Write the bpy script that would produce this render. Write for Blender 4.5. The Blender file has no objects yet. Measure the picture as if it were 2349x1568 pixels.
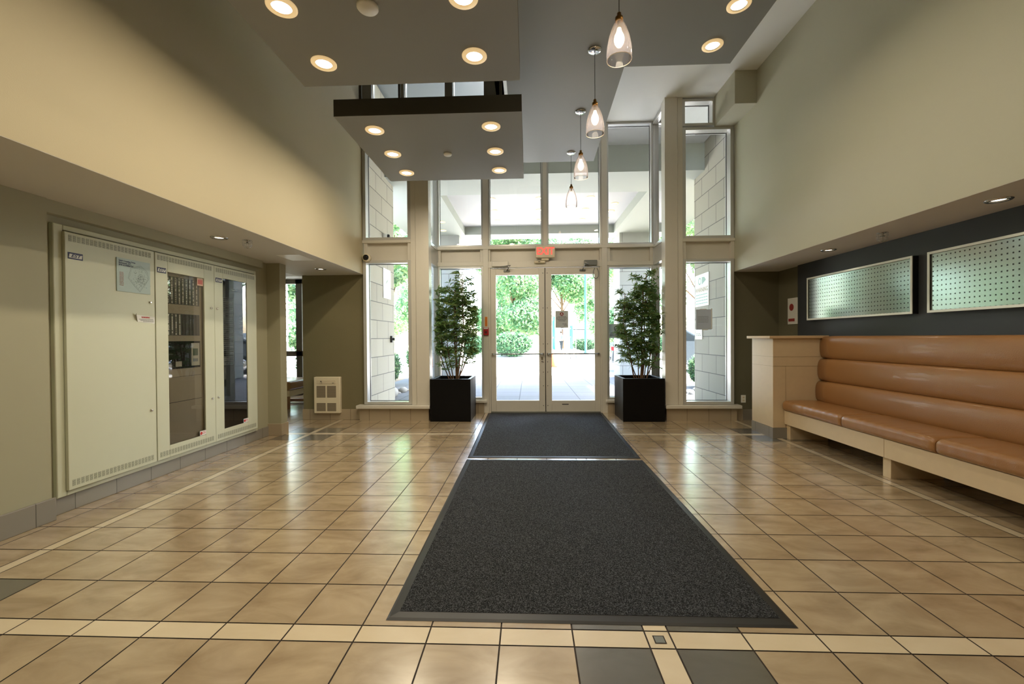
import bpy, bmesh, math, random
from mathutils import Vector, Matrix, Euler
PI = math.pi
S = bpy.context.scene
COL = S.collection

# ------------------------------------------------------------------ camera
F, YAW, PITCH, ROLL, CAMH = 975.45, 0.0392371, 0.0098781, -0.0068733, 1.2558648
W = 2349
cy, sy = math.cos(YAW), math.sin(YAW); cp, sp = math.cos(PITCH), math.sin(PITCH)
fw = Vector((-sy*cp, cy*cp, -sp)); rt = Vector((cy, sy, 0)); up = rt.cross(fw)
cr, sr = math.cos(ROLL), math.sin(ROLL)
R2 = rt*cr + up*sr; U2 = -rt*sr + up*cr
cam = bpy.data.objects.new('camera', bpy.data.cameras.new('camera'))
cam.data.sensor_width = 36; cam.data.lens = 36*F/W; cam.data.clip_start = .05; cam.data.clip_end = 400
cam.matrix_world = Matrix(((R2.x, U2.x, -fw.x, 0), (R2.y, U2.y, -fw.y, 0), (R2.z, U2.z, -fw.z, CAMH), (0, 0, 0, 1)))
COL.objects.link(cam); S.camera = cam

# ------------------------------------------------------------------ world, sun, exposure
S.view_settings.view_transform = 'Standard'; S.view_settings.look = 'None'
S.view_settings.gamma = 1; S.view_settings.use_curve_mapping = False
S.view_settings.exposure = 0.14
wd = bpy.data.worlds.new('world'); S.world = wd; wd.use_nodes = True
wn = wd.node_tree.nodes; wn.clear()
sky = wn.new('ShaderNodeTexSky'); sky.sky_type = 'NISHITA'; sky.sun_disc = False
sky.sun_elevation = math.radians(56); sky.sun_rotation = math.radians(60); sky.air_density = 1.0; sky.dust_density = 3.0
bg = wn.new('ShaderNodeBackground'); bg.inputs[1].default_value = 2.7
wo = wn.new('ShaderNodeOutputWorld')
wd.node_tree.links.new(sky.outputs[0], bg.inputs[0]); wd.node_tree.links.new(bg.outputs[0], wo.inputs[0])
SUN_E = 25.0
sd = bpy.data.lights.new('sun', 'SUN'); sd.energy = SUN_E; sd.angle = math.radians(.6); sd.color = (1, .96, .9)
so = bpy.data.objects.new('sun', sd); COL.objects.link(so)
so.rotation_euler = Vector((.55, .12, .83)).to_track_quat('Z', 'Y').to_euler(); so.location = (20, 10, 30)
P_MAIN, P_CROSS, P_SOFFIT, P_PEND = 7.8, 7, 4.5, 1.6     # lamp powers
WARM = (1, .87, .66)

# ------------------------------------------------------------------ materials
def lin(c):
    return tuple(((v/255)/12.92 if v/255 <= .04045 else ((v/255+.055)/1.055)**2.4) for v in c)
MATS = {}
def mat(name, c, rough=.5, metal=0, var=0, vscale=3, bump=0, bscale=60, emit=0, coat=0, spec=.5, trans=0):
    if name in MATS: return MATS[name]
    m = bpy.data.materials.new(name); m.use_nodes = True; MATS[name] = m
    n = m.node_tree.nodes; l = m.node_tree.links; b = n['Principled BSDF']
    col = lin(c) + (1,)
    b.inputs['Base Color'].default_value = col; b.inputs['Roughness'].default_value = rough
    b.inputs['Metallic'].default_value = metal; b.inputs['Coat Weight'].default_value = coat
    b.inputs['Specular IOR Level'].default_value = spec
    if emit: b.inputs['Emission Color'].default_value = col; b.inputs['Emission Strength'].default_value = emit
    tc = n.new('ShaderNodeTexCoord')
    if var:
        nz = n.new('ShaderNodeTexNoise'); nz.inputs['Scale'].default_value = vscale; nz.inputs['Detail'].default_value = 5
        l.new(tc.outputs['Object'], nz.inputs['Vector'])
        mx = n.new('ShaderNodeMix'); mx.data_type = 'RGBA'
        mx.inputs[6].default_value = tuple(max(0, x*(1-var)) for x in col[:3])+(1,)
        mx.inputs[7].default_value = tuple(min(1, x*(1+var)) for x in col[:3])+(1,)
        l.new(nz.outputs['Fac'], mx.inputs[0]); l.new(mx.outputs[2], b.inputs['Base Color'])
    if bump:
        nb = n.new('ShaderNodeTexNoise'); nb.inputs['Scale'].default_value = bscale; nb.inputs['Detail'].default_value = 3
        l.new(tc.outputs['Object'], nb.inputs['Vector'])
        bp = n.new('ShaderNodeBump'); bp.inputs['Strength'].default_value = bump; bp.inputs['Distance'].default_value = .01
        l.new(nb.outputs['Fac'], bp.inputs['Height']); l.new(bp.outputs[0], b.inputs['Normal'])
    if trans:
        o = n['Material Output']; tr = n.new('ShaderNodeBsdfTranslucent'); tr.inputs[0].default_value = col
        ms = n.new('ShaderNodeMixShader'); ms.inputs[0].default_value = trans
        l.new(b.outputs[0], ms.inputs[1]); l.new(tr.outputs[0], ms.inputs[2]); l.new(ms.outputs[0], o.inputs[0])
        if var: l.new(mx.outputs[2], tr.inputs[0])
    return m
def glass(name, tint=(1, 1, 1), base=.04, rough=0.0, iri=False):
    m = bpy.data.materials.new(name); m.use_nodes = True; n = m.node_tree.nodes; l = m.node_tree.links
    n.remove(n['Principled BSDF']); o = n['Material Output']
    t = n.new('ShaderNodeBsdfTransparent'); t.inputs[0].default_value = tint+(1,)
    g = n.new('ShaderNodeBsdfGlossy'); g.inputs['Roughness'].default_value = rough
    fr = n.new('ShaderNodeFresnel'); fr.inputs[0].default_value = 1.45 if not iri else 1.2
    ms = n.new('ShaderNodeMixShader')
    if base > .04:
        a = n.new('ShaderNodeMath'); a.operation = 'ADD'; a.use_clamp = True; a.inputs[1].default_value = base
        l.new(fr.outputs[0], a.inputs[0]); l.new(a.outputs[0], ms.inputs[0])
    else: l.new(fr.outputs[0], ms.inputs[0])
    l.new(t.outputs[0], ms.inputs[1]); l.new(g.outputs[0], ms.inputs[2]); l.new(ms.outputs[0], o.inputs[0])
    if iri:
        tl = n.new('ShaderNodeBsdfTranslucent'); tl.inputs[0].default_value = (.95, .88, .95, 1)
        m2 = n.new('ShaderNodeMixShader'); m2.inputs[0].default_value = .08
        l.new(ms.outputs[0], m2.inputs[1]); l.new(tl.outputs[0], m2.inputs[2]); l.new(m2.outputs[0], o.inputs[0])
    MATS[name] = m
    return m
M_GLASS = glass('window_glass', (.97, .99, .98))
M_SHADE = glass('pendant_glass', (.95, .92, .96), .02, .03, True)
M_PANEL_GLASS = glass('cabinet_glass', (.95, .95, .93), .06)
PAINT_L = mat('paint_beige', (184, 171, 138), .6, var=.02, bump=.05, bscale=150)
PAINT_R = mat('paint_sage', (186, 184, 162), .6, var=.02, bump=.05, bscale=150)
PAINT_LOW = mat('paint_cream_lower', (164, 160, 134), .6, var=.02)
OLIVE = mat('paint_olive', (122, 114, 84), .65, var=.04, bump=.15, bscale=90)
OLIVE_R = mat('paint_dark_olive', (104, 100, 78), .65, var=.04, bump=.15, bscale=90)
CHAR = mat('paint_charcoal', (52, 55, 58), .55, var=.03)
WHITE_C = mat('ceiling_white', (238, 240, 236), .7)
SOFFIT_C = mat('soffit_white', (206, 202, 192), .7)
GREY_P = mat('panel_grey', (146, 147, 142), .6)
GREY_C = mat('panel_blue_grey', (136, 141, 140), .6)
DKEDGE = mat('panel_edge', (70, 68, 58), .6)
ALU = mat('champagne_aluminium', (220, 215, 203), .38, .15, var=.03, vscale=8)
ALU_C = mat('aluminium_cool', (204, 204, 200), .3, .35)
CHROME = mat('chrome', (215, 215, 215), .15, 1)
BRASS = mat('aged_brass', (150, 112, 60), .3, 1)
BLACKP = mat('black_planter', (11, 11, 13), .4, var=.1, spec=.2)
BARK = mat('bark', (112, 84, 58), .8, var=.25, vscale=30, bump=.4)
LEAF = mat('indoor_leaf', (116, 152, 90), .42, var=.35, vscale=9, trans=.45)
LEAF_B = mat('indoor_leaf_olive', (146, 160, 96), .42, var=.35, vscale=9, trans=.45)
SOIL = mat('soil', (48, 38, 30), .95, var=.3, vscale=40)
RUBBER = mat('rubber_edge', (34, 33, 32), .42)
LEATHER = mat('tan_leather', (156, 112, 68), .3, var=.06, vscale=5, bump=.12, bscale=180, coat=.1)
MAPLE = mat('maple_veneer', (212, 190, 154), .42, var=.05, vscale=14, bump=.03)
WOODLEG = mat('ottoman_wood', (156, 110, 74), .5, var=.1)
PANELW = mat('cabinet_enamel', (200, 202, 178), .42, var=.02)
DARKV = mat('vent_dark', (98, 100, 84), .6)
BLK = mat('black_plastic', (22, 23, 24), .35)
RED = mat('red_plastic', (178, 26, 30), .4)
WHITE = mat('white_plastic', (232, 230, 222), .45)
CREAMP = mat('cream_metal', (232, 220, 192), .45)
PAPER = mat('paper', (226, 226, 222), .7)
GREYPAPER = mat('grey_paper_back', (196, 195, 190), .8, trans=.3)
INK = mat('ink', (36, 36, 38), .6)
REDINK = mat('red_ink', (190, 40, 34), .6)
BLUEINK = mat('navy_ink', (28, 34, 82), .5)
ORANGE = mat('orange_sticker', (238, 150, 40), .6)
STEEL = mat('brushed_steel', (120, 122, 118), .4, .6)
PLAQUE = mat('plaque_grey_blue', (168, 186, 182), .4)
LENS = mat('lamp_lens', (255, 236, 205), .5, emit=14)
LENS2 = mat('lamp_lens_soft', (255, 240, 214), .5, emit=5)
BULB = mat('lamp_bulb', (255, 226, 178), .3, emit=10)
EXITM = mat('exit_letters', (255, 84, 74), .5, emit=1.1)

def brickmat(name, c1, c2, mortar, bw, rh, axes, off=(0, 0), ms=.006, rough=.8, stagger=.5):
    m = bpy.data.materials.new(name); m.use_nodes = True; n = m.node_tree.nodes; l = m.node_tree.links; b = n['Principled BSDF']
    tc = n.new('ShaderNodeTexCoord'); sx = n.new('ShaderNodeSeparateXYZ'); cx = n.new('ShaderNodeCombineXYZ')
    l.new(tc.outputs['Object'], sx.inputs[0])
    a1 = n.new('ShaderNodeMath'); a1.operation = 'ADD'; a1.inputs[1].default_value = off[0]
    a2 = n.new('ShaderNodeMath'); a2.operation = 'ADD'; a2.inputs[1].default_value = off[1]
    l.new(sx.outputs['XYZ'.index(axes[0])], a1.inputs[0]); l.new(sx.outputs['XYZ'.index(axes[1])], a2.inputs[0])
    l.new(a1.outputs[0], cx.inputs[0]); l.new(a2.outputs[0], cx.inputs[1])
    br = n.new('ShaderNodeTexBrick'); br.offset = stagger; l.new(cx.outputs[0], br.inputs['Vector'])
    br.inputs['Scale'].default_value = 1; br.inputs['Brick Width'].default_value = bw; br.inputs['Row Height'].default_value = rh
    br.inputs['Mortar Size'].default_value = ms; br.inputs['Mortar Smooth'].default_value = .1; br.inputs['Bias'].default_value = 0
    br.inputs['Color1'].default_value = lin(c1)+(1,); br.inputs['Color2'].default_value = lin(c2)+(1,); br.inputs['Mortar'].default_value = lin(mortar)+(1,)
    l.new(br.outputs['Color'], b.inputs['Base Color']); b.inputs['Roughness'].default_value = rough
    bp = n.new('ShaderNodeBump'); bp.invert = True; bp.inputs['Strength'].default_value = .6; bp.inputs['Distance'].default_value = .01
    l.new(br.outputs['Fac'], bp.inputs['Height']); l.new(bp.outputs[0], b.inputs['Normal'])
    MATS[name] = m; return m
STONE_X = brickmat('stone_blocks_side', (168, 163, 148), (159, 154, 140), (84, 82, 80), .61, .333, 'YZ', (0, .075))
STONE_Y = brickmat('stone_blocks_front', (172, 172, 164), (162, 162, 156), (96, 94, 90), .8, .4, 'XZ', (0, 0))
PAVER = brickmat('concrete_pavers', (104, 106, 110), (96, 99, 104), (34, 36, 40), .62, .62, 'XY', (.2, .1), .008, .7, 0.0)
BASETILE = brickmat('base_tile', (176, 160, 134), (166, 150, 126), (110, 98, 80), .32, 1.0, 'YZ', (0, .5), .003, .4)
BASETILE_X = brickmat('base_tile_x', (176, 160, 134), (166, 150, 126), (110, 98, 80), .32, 1.0, 'XZ', (0.05, .5), .003, .4)
BASETILE_G = brickmat('base_tile_grey', (142, 136, 124), (134, 128, 118), (90, 84, 74), .32, 1.0, 'YZ', (0, .5), .003, .4)

def floor_mats():
    out = []
    for nm, a, b_, r in (('floor_tile', (152, 130, 100), (192, 172, 140), .26), ('floor_strip', (216, 198, 166), (226, 210, 180), .26), ('floor_dark_tile', (88, 84, 74), (100, 96, 86), .24)):
        m = bpy.data.materials.new(nm); m.use_nodes = True; n = m.node_tree.nodes; l = m.node_tree.links; bs = n['Principled BSDF']
        tc = n.new('ShaderNodeTexCoord'); nz = n.new('ShaderNodeTexNoise'); nz.inputs['Scale'].default_value = 3.2; nz.inputs['Detail'].default_value = 6; nz.inputs['Roughness'].default_value = .55; nz.inputs['Distortion'].default_value = .5
        at = n.new('ShaderNodeAttribute'); at.attribute_name = 'tile_random'
        va = n.new('ShaderNodeVectorMath'); va.operation = 'ADD'
        mp = n.new('ShaderNodeMapping'); mp.inputs['Rotation'].default_value = (0, 0, .5); mp.inputs['Scale'].default_value = (1, 2.0, 1)
        l.new(tc.outputs['Object'], va.inputs[0]); l.new(at.outputs['Vector'], va.inputs[1]); l.new(va.outputs[0], mp.inputs[0]); l.new(mp.outputs[0], nz.inputs['Vector'])
        cr_ = n.new('ShaderNodeValToRGB'); cr_.color_ramp.elements[0].position = .28; cr_.color_ramp.elements[1].position = .72
        cr_.color_ramp.elements[0].color = lin(a)+(1,); cr_.color_ramp.elements[1].color = lin(b_)+(1,)
        l.new(nz.outputs['Fac'], cr_.inputs[0]); l.new(cr_.outputs[0], bs.inputs['Base Color'])
        n2 = n.new('ShaderNodeTexNoise'); n2.inputs['Scale'].default_value = 12; l.new(tc.outputs['Object'], n2.inputs['Vector'])
        bp = n.new('ShaderNodeBump'); bp.inputs['Strength'].default_value = .05; bp.inputs['Distance'].default_value = .003
        l.new(n2.outputs['Fac'], bp.inputs['Height']); l.new(bp.outputs[0], bs.inputs['Normal'])
        bs.inputs['Roughness'].default_value = r; bs.inputs['Specular IOR Level'].default_value = .75; bs.inputs['Coat Weight'].default_value = 1.0; bs.inputs['Coat Roughness'].default_value = .2
        out.append(m)
    out.append(mat('grout', (52, 42, 34), .85)); out.append(mat('floor_inset', (120, 124, 120), .3))
    return out

def carpet():
    m = bpy.data.materials.new('mat_pile'); m.use_nodes = True; n = m.node_tree.nodes; l = m.node_tree.links; b = n['Principled BSDF']
    tc = n.new('ShaderNodeTexCoord'); nz = n.new('ShaderNodeTexNoise'); nz.inputs['Scale'].default_value = 210; nz.inputs['Detail'].default_value = 2
    l.new(tc.outputs['Object'], nz.inputs['Vector'])
    r = n.new('ShaderNodeValToRGB'); e = r.color_ramp.elements; e[0].position = .44; e[0].color = lin((18, 19, 21))+(1,); e[1].position = .70; e[1].color = lin((92, 94, 98))+(1,)
    l.new(nz.outputs['Fac'], r.inputs[0]); l.new(r.outputs[0], b.inputs['Base Color']); b.inputs['Roughness'].default_value = .95
    b.inputs['Specular IOR Level'].default_value = .2
    bp = n.new('ShaderNodeBump'); bp.inputs['Strength'].default_value = .8; bp.inputs['Distance'].default_value = .006
    l.new(nz.outputs['Fac'], bp.inputs['Height']); l.new(bp.outputs[0], b.inputs['Normal'])
    return m
PILE = carpet()

def perfmat():
    """metal sheet punched with a square grid of small dark holes"""
    m = bpy.data.materials.new('perforated_steel'); m.use_nodes = True; n = m.node_tree.nodes; l = m.node_tree.links; b = n['Principled BSDF']
    tc = n.new('ShaderNodeTexCoord'); sx = n.new('ShaderNodeSeparateXYZ'); l.new(tc.outputs['Object'], sx.inputs[0])
    def cell(ax, pitch, w):
        a = n.new('ShaderNodeMath'); a.operation = 'DIVIDE'; a.inputs[1].default_value = pitch; l.new(sx.outputs[ax], a.inputs[0])
        f_ = n.new('ShaderNodeMath'); f_.operation = 'FRACT'; l.new(a.outputs[0], f_.inputs[0])
        s_ = n.new('ShaderNodeMath'); s_.operation = 'SUBTRACT'; s_.inputs[1].default_value = .5; l.new(f_.outputs[0], s_.inputs[0])
        ab = n.new('ShaderNodeMath'); ab.operation = 'ABSOLUTE'; l.new(s_.outputs[0], ab.inputs[0])
        lt = n.new('ShaderNodeMath'); lt.operation = 'LESS_THAN'; lt.inputs[1].default_value = w; l.new(ab.outputs[0], lt.inputs[0])
        return lt
    p = cell(1, .0395, .15); q = cell(2, .0435, .135)
    mu = n.new('ShaderNodeMath'); mu.operation = 'MULTIPLY'; l.new(p.outputs[0], mu.inputs[0]); l.new(q.outputs[0], mu.inputs[1])
    mx = n.new('ShaderNodeMix'); mx.data_type = 'RGBA'; mx.inputs[6].default_value = lin((172, 184, 178))+(1,); mx.inputs[7].default_value = (.004, .004, .004, 1)
    l.new(mu.outputs[0], mx.inputs[0]); l.new(mx.outputs[2], b.inputs['Base Color'])
    mm = n.new('ShaderNodeMath'); mm.operation = 'MULTIPLY_ADD'; mm.inputs[1].default_value = -.8; mm.inputs[2].default_value = .8; l.new(mu.outputs[0], mm.inputs[0]); l.new(mm.outputs[0], b.inputs['Metallic'])
    b.inputs['Roughness'].default_value = .2
    return m
PERF = perfmat()

# ------------------------------------------------------------------ mesh helpers
class MB:
    def __init__(s): s.v = []; s.f = []; s.m = []; s.sm = []
    def quad(s, pts, mi=0, smooth=False):
        k = len(s.v); s.v += [tuple(p) for p in pts]; s.f.append(tuple(range(k, k+len(pts)))); s.m.append(mi); s.sm.append(smooth); return s
    def box(s, x0, x1, y0, y1, z0, z1, mi=0):
        if x0 > x1: x0, x1 = x1, x0
        if y0 > y1: y0, y1 = y1, y0
        if z0 > z1: z0, z1 = z1, z0
        k = len(s.v)
        s.v += [(x0, y0, z0), (x1, y0, z0), (x1, y1, z0), (x0, y1, z0), (x0, y0, z1), (x1, y0, z1), (x1, y1, z1), (x0, y1, z1)]
        for f in ((3, 2, 1, 0), (4, 5, 6, 7), (0, 1, 5, 4), (1, 2, 6, 5), (2, 3, 7, 6), (3, 0, 4, 7)):
            s.f.append(tuple(k+i for i in f)); s.m.append(mi); s.sm.append(False)
        return s
    def lathe(s, prof, c, seg=24, mi=0, cap=True, axis='z'):
        """prof: list of (r, h) ; around axis through c"""
        k = len(s.v); n = len(prof)
        for r, h in prof:
            for i in range(seg):
                a = 2*PI*i/seg; u, w = r*math.cos(a), r*math.sin(a)
                p = {'z': (u, w, h), 'y': (u, -h, w), 'x': (h, u, w)}[axis]
                s.v.append((c[0]+p[0], c[1]+p[1], c[2]+p[2]))
        for j in range(n-1):
            for i in range(seg):
                a, b = k+j*seg+i, k+j*seg+(i+1) % seg
                s.f.append((a, b, b+seg, a+seg)); s.m.append(mi); s.sm.append(True)
        if cap:
            if prof[0][0] > 1e-5: s.f.append(tuple(k+i for i in reversed(range(seg)))); s.m.append(mi); s.sm.append(False)
            if prof[-1][0] > 1e-5: s.f.append(tuple(k+(n-1)*seg+i for i in range(seg))); s.m.append(mi); s.sm.append(False)
        return s
    def tube(s, pts, r, seg=8, mi=0):
        pts = [Vector(p) for p in pts]; k = len(s.v); n = len(pts)
        rs = r if isinstance(r, (list, tuple)) else [r]*n
        ref = None
        for j, p in enumerate(pts):
            d = (pts[min(j+1, n-1)]-pts[max(j-1, 0)]).normalized()
            if ref is None: ref = Vector((0, 0, 1)) if abs(d.z) < .9 else Vector((1, 0, 0))
            a = d.cross(ref).normalized(); b = a.cross(d).normalized(); ref = b
            for i in range(seg):
                t = 2*PI*i/seg; q = p+(a*math.cos(t)+b*math.sin(t))*rs[j]; s.v.append(tuple(q))
        for j in range(n-1):
            for i in range(seg):
                a, b = k+j*seg+i, k+j*seg+(i+1) % seg
                s.f.append((a, a+seg, b+seg, b)); s.m.append(mi); s.sm.append(True)
        s.f.append(tuple(k+i for i in range(seg))); s.m.append(mi); s.sm.append(False)
        s.f.append(tuple(k+(n-1)*seg+i for i in reversed(range(seg)))); s.m.append(mi); s.sm.append(False)
        return s
    def prism(s, prof, ax, a0, a1, mi=0, smooth=False):
        """closed 2-D profile extruded along axis ax from a0 to a1"""
        def P(u, w, t): return {'y': (u, t, w), 'x': (t, u, w), 'z': (u, w, t)}[ax]
        k = len(s.v); n = len(prof)
        s.v += [P(u, w, a0) for u, w in prof]+[P(u, w, a1) for u, w in prof]
        for i in range(n):
            j = (i+1) % n; s.f.append((k+i, k+j, k+n+j, k+n+i)); s.m.append(mi); s.sm.append(smooth)
        s.f.append(tuple(k+i for i in reversed(range(n)))); s.m.append(mi); s.sm.append(False)
        s.f.append(tuple(k+n+i for i in range(n))); s.m.append(mi); s.sm.append(False)
        return s
    def build(s, name, m, parent=None, bevel=0, seg=2, kind=None, subsurf=0):
        me = bpy.data.meshes.new(name)
        off = Vector((0, 0, 0))
        if parent is not None:
            q = parent
            while q is not None: off += Vector(q.location); q = q.parent
        me.from_pydata([(v[0]-off.x, v[1]-off.y, v[2]-off.z) for v in s.v], [], s.f)
        for mm in (m if isinstance(m, list) else [m]): me.materials.append(mm)
        me.polygons.foreach_set('material_index', s.m); me.polygons.foreach_set('use_smooth', s.sm)
        bm = bmesh.new(); bm.from_mesh(me); bmesh.ops.recalc_face_normals(bm, faces=bm.faces)
        if bevel:
            bm.edges.ensure_lookup_table()
            ed = [e for e in bm.edges if len(e.link_faces) == 2 and e.calc_face_angle(0) > .6]
            nf = bmesh.ops.bevel(bm, geom=ed, offset=bevel, segments=seg, profile=.5, affect='EDGES', clamp_overlap=True)
            for f in nf['faces']: f.smooth = True
        bm.to_mesh(me); bm.free()
        o = bpy.data.objects.new(name, me); COL.objects.link(o)
        if parent is not None: o.parent = parent
        if kind: o['kind'] = kind
        return o
def tag(o, label, cat, group=None):
    o['label'] = label; o['category'] = cat
    if group: o['group'] = group
    return o
def thing(name, label, cat, loc=(0, 0, 0), group=None):
    o = bpy.data.objects.new(name, None); o.empty_display_size = .1; COL.objects.link(o); o.location = loc
    return tag(o, label, cat, group)
def struct(o): o['kind'] = 'structure'; return o
def sbox(name, m, *b): return MB().box(*b).build(name, m, None, kind='structure')
def dup(root, loc, label=None):
    r = root.copy(); COL.objects.link(r); r.location = loc
    if label: r['label'] = label
    def rec(src, dst):
        for ch in list(src.children):
            c = ch.copy(); COL.objects.link(c); c.parent = dst; rec(ch, c)
    rec(root, r); return r
ORI = {'cam': ((1, 0, 0), (0, 0, 1), (0, -1, 0)),      # faces the camera (-y)
       'left': ((0, 1, 0), (0, 0, 1), (1, 0, 0)),      # on a left wall, faces +x
       'right': ((0, -1, 0), (0, 0, 1), (-1, 0, 0))}   # on a right wall, faces -x
def place_local(pts, loc, ori):
    a, b, c = (Vector(v) for v in ORI[ori]); L = Vector(loc)
    return [tuple(L+a*p[0]+b*p[1]+c*p[2]) for p in pts]
def text(s, size, loc, ori, m, name, parent, bold=0, sx=1, shear=0, align='CENTER', sp=1, depth=.0006):
    cu = bpy.data.curves.new(name, 'FONT'); cu.body = s; cu.size = size; cu.extrude = depth; cu.offset = bold
    cu.align_x = align; cu.align_y = 'CENTER'; cu.shear = shear; cu.space_character = sp
    cu.resolution_u = 3
    t = bpy.data.objects.new(name+'_curve', cu); COL.objects.link(t)
    me = bpy.data.meshes.new_from_object(t, depsgraph=bpy.context.evaluated_depsgraph_get())
    COL.objects.unlink(t); bpy.data.objects.remove(t); bpy.data.curves.remove(cu)
    mb = MB(); vs = place_local([(v.co.x*sx, v.co.y, v.co.z) for v in me.vertices], loc, ori)
    mb.v = vs; mb.f = [tuple(p.vertices) for p in me.polygons]; mb.m = [0]*len(mb.f); mb.sm = [False]*len(mb.f)
    bpy.data.meshes.remove(me)
    return mb.build(name, m, parent)
def lbox(mb, u0, u1, v0, v1, w0, w1, loc, ori, mi=0):
    """box given in local wall coordinates"""
    p = place_local([(u0, v0, w0), (u1, v1, w1)], loc, ori)
    return mb.box(p[0][0], p[1][0], p[0][1], p[1][1], p[0][2], p[1][2], mi)
def lines(mb, rows, loc, ori, th=.004, w=.0008, mi=0, rnd=None):
    """illegible small print: rows of word-length dashes. rows = (u0, u1, v)"""
    rnd = rnd or random.Random(3)
    for u0, u1, v in rows:
        u = u0
        while u < u1-.001:
            e = min(u1, u+rnd.uniform(.5, 1.6)*th*4); lbox(mb, u, e, v-th/2, v+th/2, 0, w, loc, ori, mi); u = e+th*.7
    return mb

# ================================================================== FLOOR
T = .305; X0 = 2.41671063; Y0 = 5.984; SW = .336
def colx(n): return (n-X0)*T            # column line n (strips already added)
def rowy(m): return (m+Y0)*T
FM = floor_mats()
def floor():
    mb = MB(); rnd = random.Random(5)
    # column spans: (x0, x1, kind)  kind 0 tile, 1 strip
    cols = [(colx(n), colx(n+1), 0, n) for n in range(-7, 4)]
    cols.append((colx(4), colx(4+SW), 1, 's1'))
    cols += [(colx(4+SW+n), colx(5+SW+n), 0, 4+n) for n in range(8)]
    xr = colx(12+SW); cols.append((xr, xr+.075, 1, 's2'))
    x = xr+.075
    for i in range(3): cols.append((x, x+T, 0, 20+i)); x += T
    xl = colx(-7); cols.append((xl-.075, xl, 1, 's0'))
    x = xl-.075
    for i in range(20): cols.append((x-T, x, 0, -8-i)); x -= T
    rows = []
    y = rowy(0)-SW*T
    rows.append((y, rowy(0), 1, 't0'))
    yy = y
    for i in range(18): rows.append((yy-T, yy, 0, -1-i)); yy -= T
    rows += [(rowy(m), rowy(m+1), 0, m) for m in range(12)]
    rows.append((rowy(12), rowy(12)+.1, 1, 't1')); yy = rowy(12)+.1
    for i in range(13): rows.append((yy, yy+T, 0, 12+i)); yy += T
    g = .0034
    vals = []
    for x0, x1, k, cn in cols:
        for y0, y1, r, rn in rows:
            if y0 > 7.2 and x0 > -3.6: continue
            mi = 0
            if k or r: mi = 1
            else:
                nc = (cn in (3, 4)) and rn in (0, -1)
                nl = cn in (-7, -8) and rn in (0, -1, 11, 12)
                nr = cn in (11, 20) and rn in (0, -1, 11, 12)
                if nc or nl or nr: mi = 2
            mb.quad([(x0+g, y0+g, 0), (x1-g, y0+g, 0), (x1-g, y1-g, 0), (x0+g, y1-g, 0)], mi)
            vals.append((rnd.random()*9, rnd.random()*9, rnd.random()*9))
    nq = len(mb.f)
    # small metal inset where the two centre strips meet
    cx_, cy_ = (colx(4)+colx(4+SW))/2, rowy(0)-SW*T/2
    mb.quad([(cx_-.024, cy_-.024, .0008), (cx_+.024, cy_-.024, .0008), (cx_+.024, cy_+.024, .0008), (cx_-.024, cy_+.024, .0008)], 3)
    mb.quad([(cx_-.019, cy_-.019, .0014), (cx_+.019, cy_-.019, .0014), (cx_+.019, cy_+.019, .0014), (cx_-.019, cy_+.019, .0014)], 4)
    mb.quad([(-3.9, -4, -.003), (4.0, -4, -.003), (4.0, 7.2, -.003), (-3.9, 7.2, -.003)], 3)
    mb.quad([(-9, -4, -.0032), (-3.5, -4, -.0032), (-3.5, 11, -.0032), (-9, 11, -.0032)], 3)
    mb.box(-9, 4.0, -4.1, 7.22, -.2, -.02, 3)
    me = bpy.data.meshes.new('floor'); me.from_pydata(mb.v, [], mb.f)
    for m in FM: me.materials.append(m)
    me.polygons.foreach_set('material_index', mb.m)
    at = me.attributes.new('tile_random', 'FLOAT_VECTOR', 'FACE')
    fl = []
    for i in range(len(mb.f)): fl += list(vals[i]) if i < nq else [0, 0, 0]
    at.data.foreach_set('vector', fl)
    o = bpy.data.objects.new('floor', me); COL.objects.link(o); o['kind'] = 'structure'
floor()

# ================================================================== ROOM SHELL
XL, XU, XR, XUR, XD = -3.41, -2.54, 3.73, 3.06, 3.68
ZL, ZR, ZC, ZH = 2.25, 2.22, 4.80, 5.70
sbox('wall_left', PAINT_LOW, XL-.15, XL, 2.83, 5.42, 0, ZL)
sbox('wall_left_near', PAINT_LOW, XL-.15, -3.335, -4, 2.83, 0, ZL)
MB().box(XL, -3.345, 2.83, 5.24, 2.155, ZL).build('trim_1', PAINT_LOW, None, kind='structure')
sbox('wall_left_pier', PAINT_LOW, -3.56, -3.235, 5.42, 5.56, 0, ZL)
MB().box(XU-.15, XU, -4, 6.5, ZL, ZH).build('wall_left_upper', PAINT_L, None, kind='structure')
sbox('ceiling_soffit_left', SOFFIT_C, -3.62, XU-.15, -4, 6.6, ZL, ZL+.12)
sbox('wall_heater', OLIVE, -3.52, XU, 6.5, 6.62, 0, ZL)
sbox('wall_heater_return', OLIVE, -3.52, -3.40, 6.62, 9.6, 0, 2.62)
sbox('wall_back', PAINT_L, -9, 4, -4.15, -4, 0, ZH)
sbox('ceiling_soffit_left_skin', SOFFIT_C, -3.45, XU-.0005, -4, 6.5, ZL-.003, ZL-.0005)
sbox('ceiling_soffit_right_skin', SOFFIT_C, XUR+.0005, 3.8, -4, 6.5, ZR-.003, ZR-.0005)
# right
sbox('wall_right_upper', PAINT_R, XUR, XUR+.15, -4, 6.5, ZR, ZC)
sbox('ceiling_soffit_right', SOFFIT_C, XUR+.15, 3.95, -4, 6.5, ZR, ZR+.12)
sbox('wall_right_alcove', OLIVE_R, XR, XR+.15, 5.9, 6.6, 0, ZR)
sbox('wall_right_dark', CHAR, XD, XD+.2, -4, 5.97, 0, ZR)
sbox('wall_right_end', OLIVE_R, 3.02, XR, 6.5, 6.62, 0, ZR)
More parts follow.
